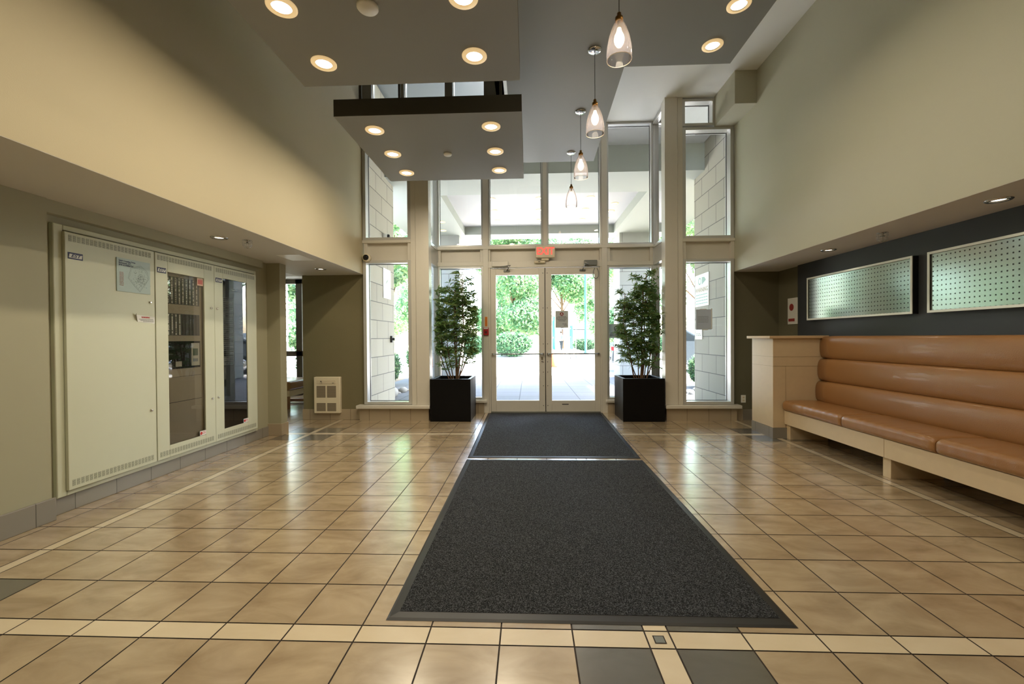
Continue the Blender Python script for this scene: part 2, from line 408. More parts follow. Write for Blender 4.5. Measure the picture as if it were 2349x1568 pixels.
# ceilings
sbox('ceiling', WHITE_C, -.45, XUR, -4, 7.3, ZC, ZC+.12)
sbox('ceiling_high', DKEDGE, XU, -.33, -4, 6.6, ZH, ZH+.12)
sbox('wall_ceiling_step', GREY_P, -.45, -.33, -4, 6.6, ZC, ZH)
sbox('ceiling_bay', WHITE_C, XU-.1, -.45, 6.6, 7.3, ZC, ZC+.12)
MB().box(2.77, XUR, 5.82, 6.46, 4.36, ZC).build('trim_2', PAINT_R, None, kind='structure')
# dropped panels
def dropped(name, poly, z0, z1, m, edge=None):
    mb = MB(); n = len(poly)
    mb.quad([(x, y, z0) for x, y in poly], 0); mb.quad([(x, y, z1) for x, y in reversed(poly)], 0)
    for i in range(n):
        a, b = poly[i], poly[(i+1) % n]; mb.quad([(a[0], a[1], z0), (b[0], b[1], z0), (b[0], b[1], z1), (a[0], a[1], z1)], 1)
    o = mb.build(name, [m, edge or m], None, kind='structure'); return o
def hang(mb, pts, z0, z1):
    for x, y in pts: mb.box(x-.012, x+.012, y-.012, y+.012, z0, z1)
ZP, ZCP = 3.30, 3.88
dropped('ceiling_panel_near', [(-1.80, -3.8), (-.056, -3.8), (-.056, 3.40), (-1.80, 3.40)], ZP, ZP+.16, GREY_P, DKEDGE)
dropped('ceiling_panel_far', [(-1.78, 3.865), (-.05, 3.865), (-.05, 5.487), (-1.78, 5.487)], ZP, ZP+.155, GREY_P, DKEDGE)
dropped('ceiling_panel_high', [(-.21, -3.8), (1.955, -3.8), (1.955, 4.20), (.945, 4.20), (.985, 6.41), (-.035, 6.41), (-.21, 6.3)], ZCP, ZCP+.22, GREY_C)
mb = MB(); hang(mb, [(-1.6, 3.2), (-.9, 3.2), (-.25, 3.2), (-1.6, -2)], ZP+.16, ZH)
hang(mb, [(-1.6, 4.05), (-1.6, 5.3)], ZP+.155, ZH); hang(mb, [(-.25, 4.05), (-.25, 5.3)], ZP+.155, ZCP)
hang(mb, [(.4, 6.2), (.4, 4.5), (1.6, 4.0), (1.6, 0)], ZCP+.22, ZC)
mb.build('trim_hangers', DKEDGE, None, kind='structure')
# baseboards
def bb(name, m, *b): MB().box(*b).build(name, m, None, bevel=.004, kind='structure')
bb('baseboard_left', BASETILE_G, XL, XL+.012, 2.83, 5.42, 0, .125)
bb('baseboard_left_near', BASETILE_G, -3.335, -3.318, -4, 2.845, 0, .16)
bb('baseboard_left_pier', BASETILE, -3.57, -3.222, 5.408, 5.57, 0, .155)
bb('baseboard_heater', BASETILE_X, -3.53, -2.55, 6.486, 6.5, 0, .165)
bb('baseboard_right_end', BASETILE_X, 3.02, 3.2, 6.486, 6.5, 0, .17)
bb('baseboard_right_grey', BASETILE_G, 3.2, 3.73, 6.486, 6.5, 0, .16)
bb('baseboard_bench', BASETILE_G, XD-.014, XD, -3.9, 5.95, 0, .14)

# ================================================================== WINDOWS / STOREFRONT
def win_frame(mb, x0, x1, z0, z1, y0, y1, t=.05, sides='lrtb'):
    if 'l' in sides: mb.box(x0, x0+t, y0, y1, z0, z1)
    if 'r' in sides: mb.box(x1-t, x1, y0, y1, z0, z1)
    if 't' in sides: mb.box(x0, x1, y0, y1, z1-t, z1)
    if 'b' in sides: mb.box(x0, x1, y0, y1, z0, z0+t)
wcount = [0]
def window(x0, x1, z0, z1, y0, y1, t=.05, tb=None):
    wcount[0] += 1
    r = bpy.data.objects.new('window_%d' % wcount[0], None); COL.objects.link(r); r.location = (x0, y0, z0); r['kind'] = 'structure'
    mb = MB(); tb = tb or t
    mb.box(x0, x0+t, y0, y1, z0, z1); mb.box(x1-t, x1, y0, y1, z0, z1)
    mb.box(x0+t, x1-t, y0, y1, z1-tb, z1); mb.box(x0+t, x1-t, y0, y1, z0, z0+tb)
    mb.build('window_frame', ALU_C, r, bevel=.003)
    g = MB(); gy = y1-.03
    for a, b, c, d in ((x0+t, x0+t+.006, z0+tb, z1-tb), (x1-t-.006, x1-t, z0+tb, z1-tb), (x0+t, x1-t, z0+tb, z0+tb+.006), (x0+t, x1-t, z1-tb-.006, z1-tb)):
        g.box(a, b, gy-.01, gy, c, d)
    g.build('gasket', BLK, r)
    MB().quad([(x0+t, gy, z0+tb), (x1-t, gy, z0+tb), (x1-t, gy, z1-tb), (x0+t, gy, z1-tb)]).build('pane', M_GLASS, r)
    return r
def spandrel(name, x0, x1, z0, z1, y, t=.05):
    mb = MB(); mb.box(x0, x1, y+.07, y+.1, z0, z1); mb.box(x0, x0+t, y, y+.07, z0, z1); mb.box(x1-t, x1, y, y+.07, z0, z1)
    mb.build(name, ALU, None, bevel=.002, kind='structure')
YB, YD = 6.45, 7.12
# left bay
spandrel('trim_left_spandrel', XU+.02, -1.79, 2.455, 2.72, YB)
MB().box(XU, -1.79, YB-.02, YB+.1, 2.72, 2.765).build('trim_left_transom', ALU, None, bevel=.003, kind='structure')
window(XU+.005, -1.79, .245, 2.455, YB-.01, YB+.16, .05, .04)
window(XU+.005, -1.79, 2.765, 4.36, YB-.01, YB+.16, .05, .04)
window(XU+.005, -1.79, 4.36, 4.78, YB-.01, YB+.16, .05, .04)
MB().box(-1.79, -1.715, YB-.02, YB+.14, .24, ZC).box(-1.712, -1.51, YB-.03, YB+.14, .24, ZC).build('wall_pillar_left', ALU, None, bevel=.004, kind='structure')
# right bay
spandrel('trim_right_spandrel', 2.30, 3.06, 2.41, 2.67, YB)
MB().box(2.30, 3.06, YB-.02, YB+.1, 2.67, 2.715).build('trim_right_transom', ALU, None, bevel=.003, kind='structure')
window(2.30, 3.05, .245, 2.41, YB-.01, YB+.16, .05, .04)
window(2.30, 3.05, 2.715, 4.36, YB-.01, YB+.16, .05, .04)
window(2.30, 2.78, 4.38, 4.78, YB-.01, YB+.16, .04, .04)
MB().box(2.225, 2.30, YB-.02, YB+.14, .24, ZC).box(2.035, 2.222, YB-.03, YB+.14, .24, ZC).build('wall_pillar_right', ALU, None, bevel=.004, kind='structure')
# sills and tiled bases
def sill(name, x0, x1, y0, y1, z0, z1): MB().box(x0, x1, y0, y1, z0, z1).build(name, ALU, None, bevel=.006, kind='structure')
sill('trim_sill_left', -2.635, -1.50, 6.36, 6.6, .19, .24)
sill('trim_sill_right', 2.025, 3.13, 6.36, 6.6, .19, .24)
MB().box(-2.6, -1.53, 6.42, 6.6, 0, .19).build('baseboard_bay_left', BASETILE_X, None, kind='structure')
MB().box(2.05, 3.08, 6.42, 6.6, 0, .19).build('baseboard_bay_right', BASETILE_X, None, kind='structure')
# bay side returns (glass between the pillar and the door wall)
def side_return(x0, x1, nm):
    mb = MB(); mb.box(x0, x1, YD-.02, YD+.1, .2, ZC)
    for z in (.24, 2.44, 2.72, ZC-.07): mb.box(x0, x1, YB+.14, YD, z, z+.05)
    mb.box(x0, x1, YB+.14, YD, 0, .24)
    mb.box(x0+.01, x1-.01, YB+.14, YD, 2.46, 2.74)
    mb.build('trim_return_'+nm, ALU_C, None, bevel=.002, kind='structure')
    wcount[0] += 1
    xm = (x0+x1)/2
    MB().quad([(xm, YB+.14, .24), (xm, YD, .24), (xm, YD, ZC-.05), (xm, YB+.14, ZC-.05)]).build('window_%d' % wcount[0], M_GLASS, None, kind='structure')
side_return(-1.59, -1.52, 'left'); side_return(2.06, 2.13, 'right')
# door wall
xs = [-1.52, -.745, -.665, .25, .315, 1.20, 1.29, 2.06]
mb = MB()
mb.box(-.755, -.665, YD-.03, YD+.1, 0, ZC); mb.box(1.215, 1.305, YD-.03, YD+.1, 0, ZC)
mb.box(.25, .315, YD-.02, YD+.1, 2.78, ZC)
mb.box(-1.52, 2.06, YD-.035, YD+.1, 2.735, 2.785)
mb.box(-1.52, -.755, YD-.02, YD+.1, 2.46, 2.53); mb.box(1.305, 2.06, YD-.02, YD+.1, 2.44, 2.51)
mb.box(-.665, 1.215, YD-.03, YD+.1, 2.425, 2.53)
mb.box(-.665, -.635, YD-.02, YD+.1, 0, 2.43); mb.box(1.187, 1.215, YD-.02, YD+.1, 0, 2.43)
mb.build('wall_door_frame', ALU, None, bevel=.003, kind='structure')
spandrel('trim_spandrel_a', -1.52, -.755, 2.53, 2.735, YD); spandrel('trim_spandrel_b', -.665, 1.215, 2.53, 2.735, YD, .03); spandrel('trim_spandrel_c', 1.305, 2.06, 2.51, 2.735, YD)
for a, b in ((-1.52, -.755), (-.755+.09, .25), (.315, 1.215), (1.305, 2.06)):
    window(a, b, 2.785, ZC-.005, YD-.01, YD+.12, .028, .03)
window(-1.52, -.755, .225, 2.46, YD-.01, YD+.12, .035, .035)
window(1.305, 2.06, .225, 2.44, YD-.01, YD+.12, .035, .035)
sill('trim_sill_a', -1.52, -.70, 7.02, 7.2, .18, .225); sill('trim_sill_c', 1.27, 2.06, 7.02, 7.2, .18, .225)
MB().box(-1.52, -.755, 7.06, 7.2, 0, .18).build('baseboard_a', BASETILE_X, None, kind='structure')
MB().box(1.305, 2.06, 7.06, 7.2, 0, .18).build('baseboard_c', BASETILE_X, None, kind='structure')
# clerestory above the left bay
mb = MB()
mb.box(XU, -.33, 6.5, 6.62, ZC-.02, ZC+.08); mb.box(XU, -.33, 6.5, 6.62, ZH-.06, ZH)
for a, b in ((XU, XU+.14), (-1.97, -1.89), (-1.26, -1.14), (-.66, -.33)): mb.box(a, b, 6.5, 6.62, ZC+.08, ZH-.06)
mb.build('wall_clerestory_frame', GREY_P, None, kind='structure')
for a, b in ((XU+.14, -1.97), (-1.89, -1.26), (-1.14, -.66)):
    wcount[0] += 1
    r = bpy.data.objects.new('window_%d' % wcount[0], None); COL.objects.link(r); r.location = (a, 6.55, ZC+.08); r['kind'] = 'structure'
    m_ = MB(); m_.box(a, a+.012, 6.54, 6.62, ZC+.08, ZH-.06); m_.box(a+.012, b, 6.54, 6.62, ZC+.08, ZC+.1); m_.build('window_frame', WHITE, r)
    MB().quad([(a, 6.6, ZC+.08), (b, 6.6, ZC+.08), (b, 6.6, ZH-.06), (a, 6.6, ZH-.06)]).build('pane', M_GLASS, r)

# doors
def door(n, x0, x1, hinge):
    r = bpy.data.objects.new('door_%d' % n, None); COL.objects.link(r); r.location = (x0, YD, .02); r['kind'] = 'structure'
    mb = MB(); y0, y1 = YD-.005, YD+.045
    st = .088 if hinge == 'l' else .1; st2 = .1 if hinge == 'l' else .088
    gx0, gx1 = x0+st, x1-st2; gz0, gz1 = .205, 2.305
    mb.box(x0, gx0, y0, y1, .02, 2.42); mb.box(gx1, x1, y0, y1, .02, 2.42); mb.box(gx0, gx1, y0, y1, .02, gz0); mb.box(gx0, gx1, y0, y1, gz1, 2.42)
    mb.build('leaf_frame', ALU, r, bevel=.003)
    MB().quad([(gx0, YD+.02, gz0), (gx1, YD+.02, gz0), (gx1, YD+.02, gz1), (gx0, YD+.02, gz1)]).build('pane', M_GLASS, r)
    bar = MB(); bar.tube([(x0+.03, y0-.045, .985), (x1-.03, y0-.045, .985)], .011, 10)
    for bx in (x0+.03, x1-.03): bar.box(bx-.012, bx+.012, y0-.05, y0, .97, 1.0)
    bar.build('push_bar', CHROME, r)
    sc = MB(); sx = x1-.03 if hinge == 'l' else x0+.03
    for z in (2.33, 1.75, 1.15, .85, .68, .45, .12): sc.lathe([(.007, 0), (.007, .004)], (sx, y0, z), 8, axis='y')
    sc.build('screw', INK, r)
    return r
d1 = door(1, -.633, .272, 'l'); d2 = door(2, .284, 1.186, 'r')
MB().lathe([(.012, 0), (.012, .02), (.005, .022)], (.22, YD-.005, .86), 12, axis='y').box(.205, .235, YD-.02, YD-.005, .89, .935).build('lock_cylinder', CHROME, d1)
MB().box(.55, .66, YD-.0065, YD-.005, .135, .148).build('maker_plate', INK, d2)
MB().lathe([(.01, 0), (.01, .008)], (.278, YD-.012, .03), 12, axis='y').build('bottom_bolt', CHROME, d1)
# threshold and the dark rubber seal between the two leaves
MB().box(-.635, 1.187, YD-.04, YD+.1, 0, .02).build('trim_threshold', STEEL, None, bevel=.003, kind='structure')
MB().box(.271, .285, YD+.01, YD+.03, .02, 2.42).build('trim_door_seal', BLK, None, kind='structure')
# closers
def closer(x0, x1, label, m, elbow, hand):
    t = thing('door_closer', label, 'door closer', ((x0+x1)/2, YD-.05, 2.44))
    MB().box(x0, x1, YD-.09, YD-.035, 2.435, 2.525).build('body', m, t, bevel=.008)
    MB().tube([((x0+x1)/2, YD-.07, 2.433), (elbow[0], YD-.15, elbow[1]+.05), (hand, YD-.03, 2.37)], .009, 8).build('arm', CHROME, t)
    MB().box(hand-.05, hand+.05, YD-.03, YD-.006, 2.355, 2.385).build('bracket', STEEL, t, bevel=.003)
closer(-.60, -.33, 'beige boxy door closer above the left entrance door', ALU, (-.29, 2.39), -.36)
closer(.92, 1.13, 'grey slim door closer above the right entrance door', STEEL, (.93, 2.43), .90)
pt = [(1.115+.045*math.sin(a)*(1 if a < PI else 1), YD-.045, 2.29+.11*math.cos(a)*(1 if math.cos(a) > 0 else .6)) for a in [.35+5.6*k/18 for k in range(19)]]
tag(MB().tube(pt, .006, 8).build('cable_loop', STEEL), 'short grey looped cable at the top right corner of the right door', 'cable')
# exit sign
t = thing('exit_sign', 'lit EXIT sign with red letters above the entrance doors', 'sign', (.28, 7.06, 2.56))
MB().box(.122, .44, 7.0, 7.07, 2.565, 2.765).build('housing', CREAMP, t, bevel=.012)
MB().box(.22, .34, 7.03, 7.09, 2.53, 2.58).build('mount', CREAMP, t)
text('EXIT', .165, (.281, 6.998, 2.668), 'cam', EXITM, 'lettering', t, bold=.0035, sx=.86)
t = thing('motion_sensor', 'small white motion sensor mounted under the EXIT sign', 'sensor', (.2, 7.06, 2.48))
MB().box(.10, .28, 7.03, 7.09, 2.485, 2.525).build('housing', CREAMP, t, bevel=.008)
MB().box(.165, .2, 7.028, 7.03, 2.50, 2.51).build('lens', INK, t)
# orange label and red call point on the left jamb
t = thing('jamb_sticker', 'orange vertical sticker on the frame left of the doors', 'sticker', (-.71, 7.088, 1.53))
MB().box(-.73, -.688, 7.087, 7.09, 1.45, 1.61).build('backing', ORANGE, t)
lb = MB(); [lb.box(-.718, -.70, 7.0855, 7.087, z, z+.008) for z in (1.465, 1.485, 1.505, 1.525, 1.545, 1.565, 1.585)]; lb.build('print', REDINK, t)
t = thing('emergency_call_point', 'small red emergency call point left of the entrance doors', 'call point', (-.71, 7.06, 1.36))
MB().box(-.755, -.665, 7.05, 7.09, 1.30, 1.43).build('housing', RED, t, bevel=.008)
MB().box(-.745, -.675, 7.045, 7.05, 1.405, 1.425).build('top_plate', WHITE, t)
MB().box(-.73, -.69, 7.044, 7.05, 1.33, 1.37).build('button', mat('dark_red', (92, 14, 18), .4), t, bevel=.003)
# notices on the glass
def notice(name, label, x0, x1, y, z0, z1, m, rows, disc=None, ring=None, extra=None):
    t = thing(name, label, 'notice', ((x0+x1)/2, y, z0))
    MB().box(x0, x1, y-.002, y, z0, z1).build('sheet', m, t)
    if rows: lines(MB(), rows, ((x0+x1)/2, y-.0025, (z0+z1)/2), 'cam', .006).build('print', INK, t)
    return t
t = notice('door_notice', 'grey notice with round red emblem taped to the right door', .447, .662, 7.125, 1.415, 1.70, GREYPAPER,
           [(-.07, .07, .045), (-.088, .088, .028), (-.088, .088, .008), (-.07, .07, -.008), (-.055, .06, -.025), (.01, .08, -.078), (.035, .09, -.10)])
MB().lathe([(.031, 0), (.031, .001)], (.553, 7.122, 1.645), 28, axis='y').build('emblem', mat('maroon', (132, 24, 28), .5), t)
MB().lathe([(.009, 0), (.009, .0012)], (.553, 7.1205, 1.655), 16, axis='y').box(.535, .571, 7.119, 7.1205, 1.631, 1.638).build('emblem_mark', WHITE, t)
t = notice('no_smoking_notice', 'grey no smoking notice on the sidelight right of the doors', 1.34, 1.62, 7.205, 1.24, 1.475, mat('notice_grey', (204, 210, 208), .6, trans=.3),
           [(-.10, .10, -.03), (-.07, .08, -.045), (-.12, .12, -.065), (-.12, .12, -.08)])
ring = MB(); cxn, czn = 1.48, 1.40
pr = []
for i in range(33):
    a = 2*PI*i/32; pr.append((cxn+.042*math.cos(a), 7.199, czn+.042*math.sin(a)))
ring.tube(pr, .005, 6); ring.tube([(cxn-.03, 7.199, czn-.03), (cxn+.03, 7.199, czn+.03)], .004, 6); ring.box(cxn-.028, cxn+.028, 7.197, 7.2, czn-.008, czn+.002)
ring.build('symbol', INK, t)
t = thing('taped_paper', 'plain grey sheet taped inside the tall right window', 'paper', (2.64, 6.53, 1.36))
MB().box(2.545, 2.775, 6.572, 6.574, 1.36, 1.665).build('sheet', mat('paper_backlit', (204, 208, 212), .8, trans=.3), t)
tp = MB(); tp.box(2.77, 2.785, 6.569, 6.5718, 1.37, 1.68); tp.box(2.60, 2.70, 6.569, 6.5718, 1.662, 1.675); tp.box(2.63, 2.72, 6.569, 6.5718, 1.352, 1.364); tp.build('tape', WHITE, t)
lines(MB(), [(-.08, .08, v*.018-.06) for v in range(6)], (2.65, 6.5715, 1.53), 'cam', .004).build('print', STEEL, t)

# ================================================================== MATS
def doormat(name, label, x0, x1, xa, xb, y0, y1):
    """near edge y0 spans x0..x1, far edge y1 spans xa..xb"""
    t = thing(name, label, 'floor mat', ((x0+x1)/2, (y0+y1)/2, 0), 'black entrance mats laid end to end')
    b = .05
    def ring(i, z): return [(x0+i, y0+i, z), (x1-i, y0+i, z), (xb-i, y1-i, z), (xa+i, y1-i, z)]
    mb = MB(); a, c, d = ring(0, .001), ring(.012, .007), ring(b, .011)
    e = ring(b, .0015)
    for p, q in ((a, c), (c, d), (d, e)):
        for i in range(4): mb.quad([p[i], p[(i+1) % 4], q[(i+1) % 4], q[i]])
    mb.build('rubber_border', RUBBER, t)
    MB().quad(ring(b-.001, .012)).quad(list(reversed(ring(b-.001, .002)))).build('pile', PILE, t)
doormat('entrance_mat', 'long black carpeted entrance mat in the foreground', -.645, 1.15, -.648, 1.15, 1.86, 4.36)
doormat('entrance_mat', 'shorter black entrance mat right against the doors', -.648, 1.15, -.685, 1.215, 4.42, 7.06)

# ================================================================== LAMPS
def spot(parent, loc, power, size=125, blend=.55, color=WARM, r=.05):
    if size > 124: l = bpy.data.lights.new('lamp_light', 'AREA'); l.shape = 'DISK'; l.size = .11
    else: l = bpy.data.lights.new('lamp_light', 'SPOT'); l.spot_size = math.radians(size); l.spot_blend = blend; l.shadow_soft_size = r
    l.energy = power; l.color = color
    o = bpy.data.objects.new('lamp_light', l); COL.objects.link(o); o.parent = parent; o.location = loc; return o
def downlight(label, loc, group, power, r=.09, lens=LENS, size=125, blend=.5, glassr=.62, col=WARM, ring=None):
    t = thing('ceiling_downlight', label, 'ceiling light', loc, group)
    x, y, z = loc
    MB().lathe([(r*.66, -.012), (r*.9, -.012), (r, -.006), (r, 0), (r*.66, 0)], loc, 32, cap=False).build('trim_ring', ring or mat('trim_ring_glow', (255, 222, 165), .35, emit=.45), t)  # faint emission stands in for lens light falling on the cream ring
    MB().lathe([(.0001, -.0035), (r*glassr, -.0035), (r*.66, -.001)], loc, 32, cap=False).build('lens', lens, t)
    if power: spot(t, (0, 0, -.014), power, size, blend, col)
    return t
def copies(base, locs, labels):
    for L, lb in zip(locs, labels): dup(base, L, lb)
GA = 'downlights in the grey suspended ceiling panels'
near = [(-1.504, 2.577), (-1.504, 3.117), (-.38, 3.09), (-.38, 2.56)]
nlab = ['downlight in the near hanging panel, cropped at the upper left', 'downlight near the far left corner of the near hanging panel', 'downlight near the far right corner of the near hanging panel', 'downlight cut by the top edge of the picture, right side of near panel']
far = [(-1.495, 4.135), (-1.49, 4.675), (-1.49, 5.21), (-.35, 4.12), (-.352, 4.67), (-.345, 5.195)]
flab = ['front left downlight of the far hanging panel', 'middle left downlight of the far hanging panel', 'rear left downlight of the far hanging panel',
        'front right downlight of the far hanging panel', 'middle right downlight of the far hanging panel', 'rear right downlight of the far hanging panel']
b0 = downlight(nlab[0], near[0]+(ZP,), GA, P_MAIN)
copies(b0, [p+(ZP,) for p in near[1:]+far], nlab[1:]+flab)
# extra unseen downlights, added above and behind the camera to light the room
for x, sd_ in ((-1.5, 'left'), (-.38, 'right')):
    for y in (1.4, -.6): dup(b0, (x, y, ZP), '%s added unseen downlight of the near hanging panel, %s the camera, outside the picture' % (sd_, 'above' if y > 0 else 'behind'))
c0 = downlight('downlight near the far right corner of the high grey ceiling', (1.674, 3.93, ZCP), 'downlights in the high grey ceiling', P_CROSS)
dup(c0, (1.68, 3.46, ZCP), 'downlight in the high grey ceiling cut by the top edge of the picture')
for x, y, o_ in ((1.68, 2.4, 'just'), (1.68, .6, 'well')): dup(c0, (x, y, ZCP), 'added unseen downlight in the high grey ceiling %s outside the picture top' % o_)  # extra lamps out of view, put in to light the near room
s0 = downlight('recessed downlight in left soffit above the alarm cabinet', (-2.994, 4.02, ZL), 'downlights recessed in the low side soffits', P_SOFFIT, .075, LENS2, 120, .5, .5, WARM, CHROME)
dup(s0, (-2.93, 5.91, ZL), 'recessed downlight in left soffit near the wall heater')
dup(s0, (-2.95, 2.0, ZL), 'added unseen downlight in left soffit beside the camera, outside the picture')  # left soffit lamp out of view, added for room light
dup(s0, (-2.95, 0, ZL), 'added unseen downlight in left soffit behind the camera, outside the picture')  # second unseen left soffit lamp, added to brighten the room
dup(s0, (3.37, 4.92, ZR), 'recessed downlight in right soffit above the first perforated panel')
dup(s0, (3.36, 3.18, ZR), 'recessed downlight in right soffit at the right picture edge')
dup(s0, (3.36, 1.4, ZR), 'added unseen downlight in right soffit beside the camera, outside the picture')  # right soffit lamp out of view, added for room light
dup(s0, (3.36, 0, ZR), 'added unseen downlight in right soffit behind the camera, outside the picture')  # second unseen right soffit lamp, added to brighten the room
# detectors
def detector(x, y, z, label, r=.065):
    t = thing('smoke_detector', label, 'smoke detector', (x, y, z))
    MB().lathe([(r, 0), (r, -.012), (r*.9, -.02), (.0001, -.022)], (x, y, z), 28).build('cover', WHITE, t)
detector(-.977, 2.60, ZP, 'round white smoke detector on the near hanging panel')
detector(-.883, 4.70, ZP, 'small round white detector on the far hanging panel', .045)
# caged sprinklers
def sprinkler(x, y, z, label):
    t = thing('caged_sprinkler', label, 'sprinkler', (x, y, z), 'caged fire sprinklers under the soffits')
    MB().lathe([(.035, 0), (.03, -.006), (.012, -.008), (.01, -.03), (.022, -.034), (.022, -.037)], (x, y, z), 16).build('sprinkler_head', CHROME, t)
    mb = MB()
    for k in range(8):
        a = PI*k/8*2; pts = [(x+.042*math.cos(a)*f, y+.042*math.sin(a)*f, z-h) for f, h in ((1, 0), (1.05, .03), (.95, .06), (.55, .08), (0, .085))]
        mb.tube(pts, .0016, 5)
    for h, f in ((.005, 1), (.03, 1.05), (.055, .97), (.075, .66)):
        mb.tube([(x+.042*f*math.cos(2*PI*i/16), y+.042*f*math.sin(2*PI*i/16), z-h) for i in range(17)], .0016, 5)
    mb.build('wire_cage', CHROME, t)
sprinkler(-2.80, 4.147, ZL, 'wire caged sprinkler under the left soffit')
sprinkler(3.32, 4.13, ZR, 'wire caged sprinkler under the right soffit above the gap between panels')
t = thing('access_panel', 'flat square white access panel in the left soffit', 'access panel', (-2.83, 5.05, ZL))
MB().box(-2.96, -2.68, 4.88, 5.25, ZL-.006, ZL).build('panel', WHITE, t)
# pendants
def pendant(y, label):
    z0 = 3.115; x = .62
    t = thing('pendant_lamp', label, 'pendant lamp', (x, y, z0), 'glass pendant lamps in a row')
    sh = [(.081, 0), (.084, .03), (.08, .09), (.068, .15), (.05, .205), (.032, .245), (.022, .26)]
    MB().lathe(sh, (x, y, z0), 32, cap=False).build('glass_shade', M_SHADE, t)
    MB().tube([(x+.0815*math.cos(2*PI*i/32), y+.0815*math.sin(2*PI*i/32), z0) for i in range(33)], .0018, 6).build('shade_rim', mat('glass_rim', (255, 232, 200), .2, coat=.5), t)
    MB().lathe([(.022, .255), (.026, .262), (.026, .283), (.014, .29), (.014, .31), (.006, .318)], (x, y, z0), 20).build('socket_cap', BRASS, t)
    MB().lathe([(.012, .205), (.014, .255)], (x, y, z0), 12).build('socket', STEEL, t)
    MB().lathe([(.0001, .085), (.016, .09), (.029, .11), (.034, .135), (.03, .16), (.018, .185), (.012, .21)], (x, y, z0), 20).build('bulb', BULB, t)
    MB().tube([(x, y, z0+.315), (x, y, ZCP)], .0028, 6).build('cord', BLK, t)
    MB().lathe([(.062, 0), (.062, -.006), (.055, -.012), (.006, -.014)], (x, y, ZCP), 28).build('ceiling_plate', CHROME, t)
    pl = bpy.data.lights.new('lamp_light', 'POINT'); pl.energy = P_PEND; pl.color = WARM; pl.shadow_soft_size = .03
    o = bpy.data.objects.new('lamp_light', pl); COL.objects.link(o); o.parent = t; o.location = (0, 0, .06)
    return t
p0 = pendant(2.90, 'nearest and largest glass pendant lamp, its cord cut by the picture top')
for y, lb in ((3.94, 'second glass pendant lamp counted from the camera'), (5.0, 'third glass pendant lamp counted from the camera'), (6.10, 'farthest and smallest glass pendant lamp, near the doors')):
    dup(p0, (.62, y, 3.115), lb)

